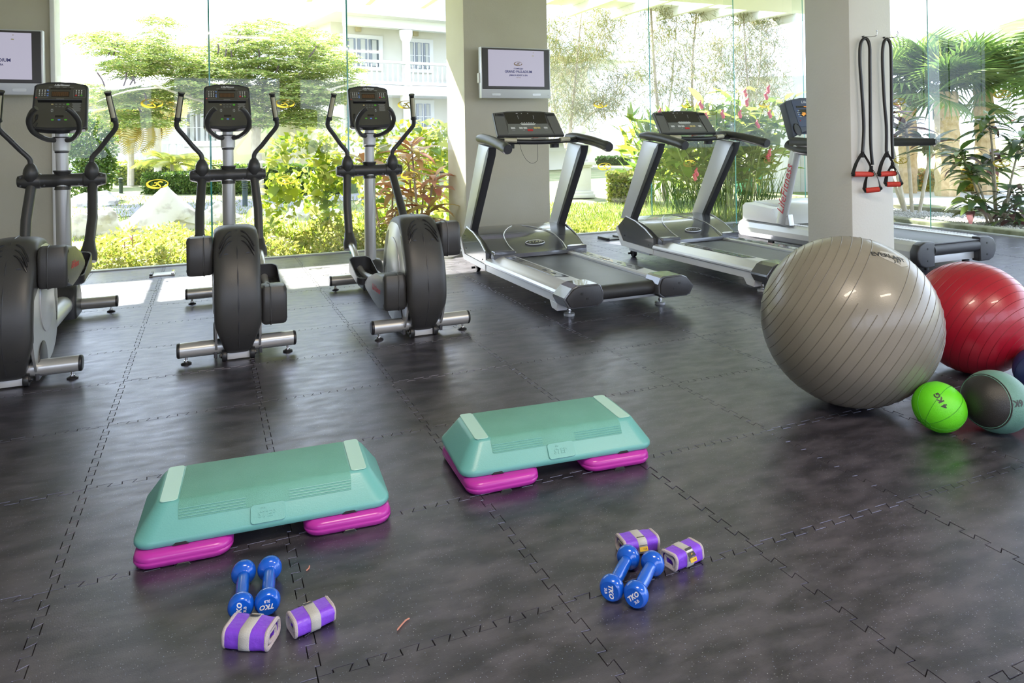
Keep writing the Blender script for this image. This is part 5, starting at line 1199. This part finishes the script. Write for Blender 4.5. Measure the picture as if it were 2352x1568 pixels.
g2 = gp(672, 427); palm((g2.x, g2.y, GZ), 1.85, 12, 1.0, 'slim palm with ringed trunk seen above the hedge', tr=.10)
g3 = gp(300, 426); palm((g3.x, g3.y, GZ), 2.3, 18, 1.6, 'yellow drooping palm left of the middle trainer, against the house', lm=paleleaf, droop=2.2, tr=.09, up0=(-.3, .6))
g4 = gp(362, 426); palm((g4.x, g4.y, GZ), 2.6, 14, 1.2, 'tall palm beside the yellow drooping one', lm=paleleaf, droop=2.0, tr=.10)
# broad leaved plants in front of the round white wall
for i, (x, y, s) in enumerate(((560, 440, 1.0), (640, 436, 1.1), (515, 430, .8))):
    g_ = gp(x, y); t = empty('broad_leaved_plant', (g_.x, g_.y+.6, GZ), 0, ['broad leaved yellow green plant above the hedge by the tree trunk', 'broad leaved yellow green plant above the hedge right of the tree trunk', 'broad leaved plant above the hedge left of the middle console'][i], 'plant', 'broad leaved plants behind the hedge')
    me = leafmesh('leaf', .75, .14, .8, limeleaf)
    for k in range(22): put_leaf(me, t, Vector((rnd(-.5, .5)*s, rnd(-.2, .2), .35)), hdir(rnd(0, 6.3), rnd(.5, 1.8)), rnd(.7, 1.1)*s)

# casuarinas: thin stems with drooping needle tufts
def casuarina(basepx, tops, label, n, lean=0, seed=0):
    b = gp(*basepx); t = empty('casuarina', tuple(b), 0, label, 'tree', 'feathery casuarina trees beyond the right pane'); P = []; D = []
    for i, (pts, r0) in enumerate(tops):
        W3 = [WY(x, y, b.y+dy)-b for x, y, dy in pts]; Pq = smooth(W3, 5); bm = NB(); tube(bm, Pq, [r0*(1-.85*k/(len(Pq)-1)) for k in range(len(Pq))], 7); obj('trunk' if i == 0 else 'branch', bm, palebark if i else bark, t)
        Lq = len(Pq)
        for k in range(int(n*.85)//len(tops)):
            u = rnd(.25, 1)**.8; c = Pq[min(Lq-1, int(u*(Lq-1)))]; a = rnd(0, 6.3); r_ = rnd(0, 1)**.7*(.95-.55*u)*1.0
            tip = c+Vector((math.cos(a)*r_, math.sin(a)*r_*.8, rnd(-.1, .35)*r_))
            for j in range(6): P.append(tuple(tip+Vector((rnd(-.07, .07), rnd(-.07, .07), rnd(-.07, .07))))); D.append((rnd(-.5, .5)+math.cos(a)*.5, rnd(-.5, .5), rnd(-1, .9)))
    o = leafcloud('foliage', P, D, rng.uniform(.10, .26, len(P)), .011, needle, t); o['kind'] = 'stuff'
    return t
casuarina((1300, 452), [([(1300, 452, 0), (1305, 340, 0), (1318, 220, 0), (1330, 90, 0), (1345, -60, 0)], .05), ([(1305, 330, 0), (1350, 270, -.2), (1400, 230, -.4), (1450, 160, -.5)], .03), ([(1300, 340, 0), (1275, 250, .2), (1262, 150, .3), (1262, 40, .3)], .03), ([(1318, 200, 0), (1370, 120, .3), (1400, 20, .4)], .02)], 'feathery casuarina tree right of the wide pillar', 2600)
casuarina((1530, 462), [([(1528, 462, 0), (1520, 330, 0), (1505, 180, 0), (1495, 20, 0), (1490, -80, 0)], .05), ([(1520, 320, 0), (1540, 220, .2), (1550, 100, .3), (1560, -40, .3)], .025)], 'leaning casuarina tree behind the console of the second treadmill', 1300)
casuarina((1600, 455), [([(1600, 455, 0), (1592, 300, 0), (1590, 160, 0), (1600, 20, 0), (1604, -60, 0)], .04), ([(1592, 260, 0), (1640, 180, .2), (1660, 90, .3)], .015)], 'thin upright casuarina tree left of the last glass joint', 900)
casuarina((1735, 450), [([(1735, 450, 0), (1725, 280, 0), (1712, 120, 0), (1706, -20, 0)], .04), ([(1728, 280, 0), (1745, 160, .2), (1750, 30, .3)], .03)], 'casuarina tree behind the flowering ginger', 1300)

# red flowering ginger clump
gb_ = gp(1690, 505)
gt = empty('ginger_clump', (gb_.x, gb_.y+.3, GZ), 0, 'tall ginger clump with red flower spikes behind the second treadmill', 'plant')
gl = [leafmesh('leaf', .42, .10, .8, ginger), leafmesh('leaf', .36, .11, 1.2, ginger), leafmesh('leaf', .48, .09, .5, ginger)]; stem = mat('ginger_stem', (.28, .34, .07), .6); redf = mat('ginger_flower', (.75, .05, .12), .5, noise=(20, (.85, .16, .2), .3, .8))
nleaf = 0
for k in range(34):
    x0 = rnd(-1.05, 1.0); h = rnd(1.15, 2.05)*(1-.10*abs(x0)); y0 = rnd(-.35, .5); lx = x0*.35+rnd(-.12, .12)
    a = Vector((x0*.55, y0, 0)); b = Vector((x0+lx, y0-.1, h)); bm = NB(); Pq = smooth([a, (a+b)/2+Vector((-.03, 0, .05)), b], 4); tube(bm, Pq, .011, 6); obj('stem', bm, stem, gt)
    for j in range(8):
        u = .42+.58*j/7; c = a.lerp(b, u); s = 1 if j % 2 else -1
        if nleaf < 290: put_leaf(random.choice(gl), gt, c, Vector((s*rnd(.6, 1), rnd(-.6, .4), rnd(.2, .9))), rnd(.95, 1.4), twist=rnd(-.5, .5)); nleaf += 1
P = []; D = []
for k in range(1100): x0 = rnd(-1.2, 1.1); P.append((x0, rnd(-.1, .9), rnd(.5, 1.5))); D.append((rnd(-1, 1), rnd(-.5, .5), rnd(-.2, 1)))
o = leafcloud('foliage', P, D, .34, .07, ginger, gt); o['kind'] = 'stuff'
P = []; D = []
for k in range(500): P.append((rnd(-1, 1), rnd(-.3, .5), rnd(0, .1))); D.append((rnd(-.4, .4), rnd(-.3, .3), 1))
o = leafcloud('lower_stalks', P, D, rng.uniform(.4, .9, 500), .014, midleaf, gt); o['kind'] = 'stuff'
for (x, y) in ((1517, 258), (1610, 240), (1622, 265), (1660, 262), (1712, 212), (1716, 235), (1765, 205), (1760, 220), (1768, 262), (1768, 350), (1764, 362), (1596, 405), (1600, 395), (1800, 245), (1740, 285), (1700, 262)):
    p = WY(x, y, gb_.y-.15)-Vector(gt.location); bm = NB()
    lathe(bm, [(.0, -.07), (.018, -.06), (.026, -.03), (.024, .0), (.020, .03), (.012, .055), (0, .07)], 10)
    for v in bm.verts: v.co += Vector((.009*math.sin(v.co.z*150), .009*math.cos(v.co.z*170), 0))
    obj('flower_spike', bm, redf, gt, loc=p, rot=(rnd(-.2, .2), rnd(-.3, .3), 0))
pl = gp(1768, 452); t = empty('green_planter', (pl.x, pl.y+.6, GZ), 0, 'square green planter right of the ginger clump', 'planter')
bm = NB(); rr_loft(bm, [(.34, .34, .03, 0), (.46, .46, .03, .50), (.50, .50, .03, .51), (.50, .50, .03, .57), (.44, .44, .03, .57), (.43, .43, .03, .50)], 3); obj('pot', bm, mat('green_glaze', (.02, .22, .13), .4, noise=(4, (.04, .28, .17), .3, .7)), t)
bm = NB(); prism(bm, rrect(.42, .42, .03), .49, .515, 'z'); obj('soil', bm, mat('dark_soil', (.06, .04, .03), .9, bump=(30, .8)), t)

# ------------------------------------------------------------------ outside the right glass: curb, gravel, fan palms
curbm = mat('mossy_curb', (.13, .13, .06), .9, noise=(7, (.34, .34, .24), .35, .7), bump=(20, .8))
struct('garden_curb', bbox((8.30, -4, -.1), (8.52, 11.0, .055), .02), curbm)
struct('gravel_bed', bbox((8.52, -2, -.09), (10.1, 10.5, -.035)), mat('gravel_base', (.45, .43, .40), .9, noise=(30, (.62, .60, .57), .35, .7), bump=(60, 1)))
n = 7000; P = np.stack([8.53+rng.uniform(0, 1.5, n), rng.uniform(3.0, 9.4, n), np.full(n, -.03)], 1); V = []; Fs = []
oct_ = np.array([(1, 0, 0), (0, 1, 0), (-1, 0, 0), (0, -1, 0), (0, 0, .8), (0, 0, -.6)])*.020; of = np.array([(0, 1, 4), (1, 2, 4), (2, 3, 4), (3, 0, 4), (1, 0, 5), (2, 1, 5), (3, 2, 5), (0, 3, 5)])
ang = rng.uniform(0, 6.3, n); sc_ = rng.uniform(.6, 1.5, n); ca, sa = np.cos(ang)*sc_, np.sin(ang)*sc_
V = np.stack([oct_[None, :, 0]*ca[:, None]-oct_[None, :, 1]*sa[:, None], oct_[None, :, 0]*sa[:, None]+oct_[None, :, 1]*ca[:, None], oct_[None, :, 2]*sc_[:, None]], 2)+P[:, None, :]
Fs = of[None]+np.arange(n)[:, None, None]*6
tag(rawmesh('gravel', V.reshape(-1, 3), Fs.reshape(-1, 3), mat('white_pebble', (.46, .45, .43), .85)), 'white gravel along the right-hand glass', 'gravel', kind='stuff')
bm = NB(); prism(bm, [(10.1, -2), (10.22, -2), (10.22, 10.5), (10.1, 10.5)], -.1, .03, 'z', .01, 1); struct('garden_kerb', bm, curbm)
def fanpalm(loc, h, nf, Rf, label, tr=.12, group=None, ups=(.0, 1.6)):
    t = empty('fan_palm', loc, 0, label, 'palm', group)
    bm = NB(); Pq = smooth([(0, 0, 0), (.03, 0, h*.5), (0, 0, h)], 6); tube(bm, Pq, [tr*(1+.12*(k % 2)) for k in range(len(Pq))], 10); obj('trunk', bm, mat('fibre_trunk', (.42, .30, .16), .9, noise=(12, (.60, .46, .28), .3, .7), bump=(40, 1)), t)
    V = []; Fs = []; nb = 25
    for j in range(nb):
        a = R(-115+230*j/(nb-1)); l = Rf*(1-.18*abs(math.sin(a/1.3))); da = R(230/(nb-1)*.42)
        def P_(r_, aa, dz=0): return (r_*math.sin(aa), Rf*.75+r_*math.cos(aa), -r_*r_*.25+dz)
        k = len(V); V += [(0, Rf*.75, 0), P_(l*.55, a-da, .01), P_(l*.55, a, -.015), P_(l*.55, a+da, .01), P_(l, a, -.10*l)]
        Fs += [(k, k+1, k+2), (k, k+2, k+3), (k+1, k+4, k+2), (k+2, k+4, k+3)]
    k = len(V); V += [(-.008, 0, 0), (.008, 0, 0), (.006, Rf*.75, 0), (-.006, Rf*.75, 0)]; Fs += [(k, k+1, k+2), (k, k+2, k+3)]
    me = bpy.data.meshes.new('fan_frond'); me.from_pydata(V, [], Fs); me.materials.append(palmleaf)
    for k in range(nf): put_leaf(me, t, Vector((0, 0, h-.05)), hdir(k*2.4+rnd(-.3, .3), rnd(*ups)), rnd(.85, 1.15), 'frond', rnd(-.6, .6))
    return t
f1 = gp(2175, 452); fanpalm((f1.x, f1.y, GZ), 2.0, 30, .80, 'fan palm behind the cordyline right of the square pillar', tr=.20, group='fan palms outside the right glass', ups=(-.3, 1.9))
f2 = gp(2262, 448); fanpalm((f2.x, f2.y, GZ), 2.15, 26, .90, 'fan palm with broad fronds near the right edge', tr=.16, group='fan palms outside the right glass', ups=(-.2, 1.8))
f3 = gp(2085, 445); fanpalm((f3.x, f3.y, GZ), 2.2, 24, .85, 'fan palm farther back beside the square pillar', tr=.16, group='fan palms outside the right glass')
palm((f2.x+1.2, f2.y-1.6, GZ), 3.0, 18, 2.3, 'tall palm with drooping fronds at the top right corner', tr=.14, droop=1.9, up0=(-.1, 1.0), group=None)
rk = gp(2198, 492)
rock(2198, 492, 16, 12, 'small round white stone in the gravel', rockm, seed=20)

# ------------------------------------------------------------------ houses
wallm = mat('house_render', (.60, .58, .50), .85, noise=(1.5, (.64, .62, .55), .3, .7), bump=(30, .2)); wally = mat('house_render_cream', (.50, .46, .30), .85); housew = mat('house_white', (.66, .66, .66), .7)
win_g = mat('house_window_glass', (.10, .12, .13), .1, coat=.5); curt = mat('curtain', (.42, .43, .40), .8)
def roofmat():
    m = bpy.data.materials.new('slate_shingles'); m.use_nodes = True; nt = m.node_tree; b = nt.nodes['Principled BSDF']; tc = nt.nodes.new('ShaderNodeTexCoord'); br = nt.nodes.new('ShaderNodeTexBrick')
    mp = nt.nodes.new('ShaderNodeMapping'); mp.inputs['Rotation'].default_value = (PI/2, 0, 0); mp.inputs['Scale'].default_value = (2.2, 2.2, 2.2); nt.links.new(tc.outputs['Object'], mp.inputs[0]); nt.links.new(mp.outputs[0], br.inputs[0])
    br.inputs['Color1'].default_value = (.06, .08, .11, 1); br.inputs['Color2'].default_value = (.09, .115, .15, 1); br.inputs['Mortar'].default_value = (.04, .05, .065, 1); br.inputs['Scale'].default_value = 2.0; br.inputs['Mortar Size'].default_value = .02
    nt.links.new(br.outputs[0], b.inputs['Base Color']); b.inputs['Roughness'].default_value = .7; return m
slate = roofmat()
def baluster_mesh():
    bm = NB(); lathe(bm, [(.035, 0), (.035, .05), (.022, .07), (.045, .22), (.040, .30), (.020, .42), (.018, .50), (.030, .56), (.030, .62)], 8); finish(bm); me = bpy.data.meshes.new('baluster'); bm.to_mesh(me); bm.free(); me.materials.append(housew); return me
balm = baluster_mesh()
def house(loc, rz, Wd, Dp, storeys, label, cols, wins, h_st=2.75, roof_h=2.2, balx=None, z0=GZ, first=0.55):
    t = empty('house', loc, rz, label, 'house')
    top = first+h_st*storeys
    bm = NB(); box(bm, (Wd/2, Dp/2+1.5, top/2), (Wd, Dp, top)); obj('wall', bm, wallm, t)
    for s in range(storeys):
        zf = first+h_st*s
        bm = NB(); box(bm, (Wd/2, .75, zf-.17), (Wd+.1, 1.6, .34)); obj('balcony_slab', bm, housew, t)
        bm = NB(); box(bm, (Wd/2, .02, zf+.83), (Wd, .14, .09)); box(bm, (Wd/2, .02, zf+.08), (Wd, .16, .10)); rl = obj('balcony_rail', bm, housew, t)
        nb = int((balx[1]-balx[0])/.20)
        for k in range(nb):
            o = bpy.data.objects.new('baluster', balm); COL.objects.link(o); o.parent = rl; o.location = (balx[0]+.2*k, .02, zf+.13)
        for cx in cols:
            bm = NB(); lathe(bm, [(.20, zf), (.20, zf+.12), (.15, zf+.16), (.14, zf+h_st-.75), (.20, zf+h_st-.65), (.24, zf+h_st-.50), (.24, zf+h_st-.34)], 14, c=(cx, .10, 0)); obj('column', bm, housew, t)
        for (wx, ww, wh, wz) in wins:
            bm = NB(); box(bm, (wx, 1.47, zf+wz+wh/2), (ww+.30, .10, wh+.30)); fr = obj('window', bm, housew, t)
            npan = 3
            for k in range(npan):
                bm = NB(); box(bm, (wx-ww/2+ww*(k+.5)/npan, 1.41, zf+wz+wh/2), (ww/npan-.07, .04, wh)); obj('pane', bm, win_g, fr)
                bm = NB(); box(bm, (wx-ww/2+ww*(k+.5)/npan+.02, 1.385, zf+wz+wh/2), (ww/npan*.38, .01, wh-.04)); obj('curtain', bm, curt, fr)
                bm = NB(); box(bm, (wx-ww/2+ww*(k+.5)/npan, 1.38, zf+wz+wh*.5), (ww/npan-.07, .02, .025)); obj('muntin', bm, housew, fr)
            bm = NB(); box(bm, (wx-ww*.1, 1.42, zf+wz+wh+.42), (.20, .12, .34), .01); obj('wall_lantern', bm, mat('lantern', (.42, .36, .22), .5), t)
    bm = NB(); box(bm, (Wd/2, .12, top-.14), (Wd+.1, .30, .34)); obj('cornice', bm, housew, t)
    # hipped roof with white fascia
    e = .55; x0, x1, y0, y1 = -e, Wd+e, -e, Dp+1.5+e; bm = NB(); v = [bm.verts.new(p) for p in ((x0, y0, top+.16), (x1, y0, top+.16), (x1, y1, top+.16), (x0, y1, top+.16))]
    rd = min((x1-x0)/2, (y1-y0)/2)*.9; ym = (y0+y1)/2; rg = [bm.verts.new((x0+rd, ym, top+.16+roof_h)), bm.verts.new((x1-rd, ym, top+.16+roof_h))]
    for f in ((v[0], v[1], rg[1], rg[0]), (v[2], v[3], rg[0], rg[1]), (v[1], v[2], rg[1]), (v[3], v[0], rg[0]), (v[3], v[2], v[1], v[0])): bm.faces.new(f)
    obj('roof', bm, slate, t)
    bm = NB(); box(bm, ((x0+x1)/2, (y0+y1)/2, top+.09), (x1-x0+.08, y1-y0+.08, .18)); obj('fascia', bm, housew, t)
    return t
def facade(px0, pxy0, px1, pxy1, Y0f):
    pass
# house behind the third trainer: facade line found from its eave and balcony edges
d0 = ray(800, 300); A = Vector((0, 0, H0))+d0*24.5; d1 = ray(1075, 300); B = Vector((0, 0, H0))+d1*27.2
ang = math.atan2(B.y-A.y, B.x-A.x)
house((A.x, A.y, GZ), ang, 5.4, 5, 2, 'white two storey house with balustrades and grey slate roof left of the wide pillar', [2.28, 5.2], [(1.15, 1.35, 1.0, .80), (3.45, 1.0, 1.0, .80)], h_st=2.35, balx=(.1, 5.3), first=.86)
d0 = ray(1240, 300); A = Vector((0, 0, H0))+d0*26.0; d1 = ray(1432, 300); B = Vector((0, 0, H0))+d1*28.5
ang = math.atan2(B.y-A.y, B.x-A.x)
house((A.x, A.y, GZ), ang, math.hypot(B.x-A.x, B.y-A.y)-.3, 6, 1, 'white house with a corner balcony seen right of the wide pillar', [2.75], [(1.3, .6, 1.2, .9)], h_st=2.75, balx=(1.1, 2.7), first=1.45, roof_h=1.4)
d0 = ray(60, 300); A = Vector((0, 0, H0))+d0*27.0; d1 = ray(620, 300); B = Vector((0, 0, H0))+d1*30
ang = math.atan2(B.y-A.y, B.x-A.x)
house((A.x, A.y, GZ), ang, 9.0, 6, 1, 'low white house with a balustrade behind the yellow palm', [1.5, 5.0], [(1.9, 1.2, 1.3, .8), (6, 1.2, 1.3, .8)], h_st=2.9, balx=(2.0, 6.0), first=.5, roof_h=1.2)
# round white wall behind the tree trunk
c = Vector((0, 0, H0))+ray(650, 300)*23; bm = NB(); lathe(bm, [(1.7, 0), (1.7, 2.0), (1.78, 2.05), (1.78, 2.15), (0, 2.15)], 40); tag(obj('round_wall', bm, wally, None, loc=(c.x, c.y, GZ)), 'pale yellow round wall behind the tree trunk', 'wall')
# white service house to the right with a grey louvred door
c = Vector((0, 0, H0))+ray(1800, 300)*15.5; t = empty('service_house', (c.x, c.y, GZ), -.55, 'plain white building with a grey door seen behind the dark blue console', 'building')
bm = NB(); box(bm, (.6, 1.0, 1.25), (2.6, 2, 2.5)); obj('wall', bm, housew, t)
bm = NB(); box(bm, (.42, -.02, 1.0), (.62, .06, 2.0)); dr = obj('door', bm, mat('grey_door', (.50, .48, .45), .5), t)
for k in range(4): bm = NB(); box(bm, (.18+.15*k, -.055, 1.0), (.012, .02, 1.96)); obj('door_groove', bm, silver, dr)
# statue plinth
p = gp(1357, 458); t = empty('plinth', (p.x, p.y+.4, GZ), -YAW, 'white stone plinth with a pale carved figure on it right of the wide pillar', 'plinth')
stone = mat('white_stone', (.62, .61, .59), .8, bump=(40, .4))
for nm, w_, z0, z1 in (('base', .52, .02, .10), ('base_step', .46, .10, .16), ('shaft', .38, .16, .64), ('cornice', .44, .64, .69), ('cap', .54, .69, .76)):
    bm = NB(); box(bm, (0, 0, (z0+z1)/2), (w_, w_, z1-z0), .008); obj(nm, bm, stone, t)
bm = NB(); lathe(bm, [(.17, .76), (.20, .80), (.16, .88), (.22, 1.0), (.24, 1.12), (.19, 1.24), (.10, 1.30), (.13, 1.36), (.11, 1.46), (0, 1.50)], 20)
for v in bm.verts: v.co.x *= 1+.12*math.sin(v.co.z*14); v.co.y *= 1+.1*math.cos(v.co.z*11)
obj('carved_figure', bm, stone, t)
# bollard lights and the marker post
def bollard(px, base, h, label, m_=mat('dark_green_metal', (.03, .05, .05), .4)):
    p = gp(px, base); t = empty('bollard_light', tuple(p), 0, label, 'bollard'); bm = NB(); lathe(bm, [(.05, 0), (.05, h*.6), (.052, h*.61)], 14); obj('post', bm, m_, t)
    for k in range(4): bm = NB(); lathe(bm, [(.028, h*(.62+.075*k)), (.058, h*(.63+.075*k)), (.058, h*(.65+.075*k)), (.028, h*(.68+.075*k))], 14); obj('louvre', bm, m_, t)
    bm = NB(); lathe(bm, [(.058, h*.92), (.058, h*.97), (0, h)], 14); obj('cap', bm, m_, t)
bollard(563, 476, .55, 'dark bollard light behind the middle trainer arm'); bollard(620, 455, .16, 'short bollard light on the lawn right of the tree trunk'); bollard(278, 443, .40, 'dark bollard light in the hedge left of the pointed rock')
p = gp(740, 446); t = empty('marker_post', tuple(p), 0, 'red and white striped marker post with a blank white sign', 'signpost')
for k in range(9): bm = NB(); cyl(bm, (0, 0, .09*k), (0, 0, .09*(k+1)), .018, 10); obj('band', bm, mat('post_red', (.45, .02, .04), .5) if k % 2 == 0 else housew, t)
bm = NB(); box(bm, (0, -.01, .86), (.20, .02, .18), .003); obj('sign_plate', bm, housew, t, rot=(0, 0, -YAW))
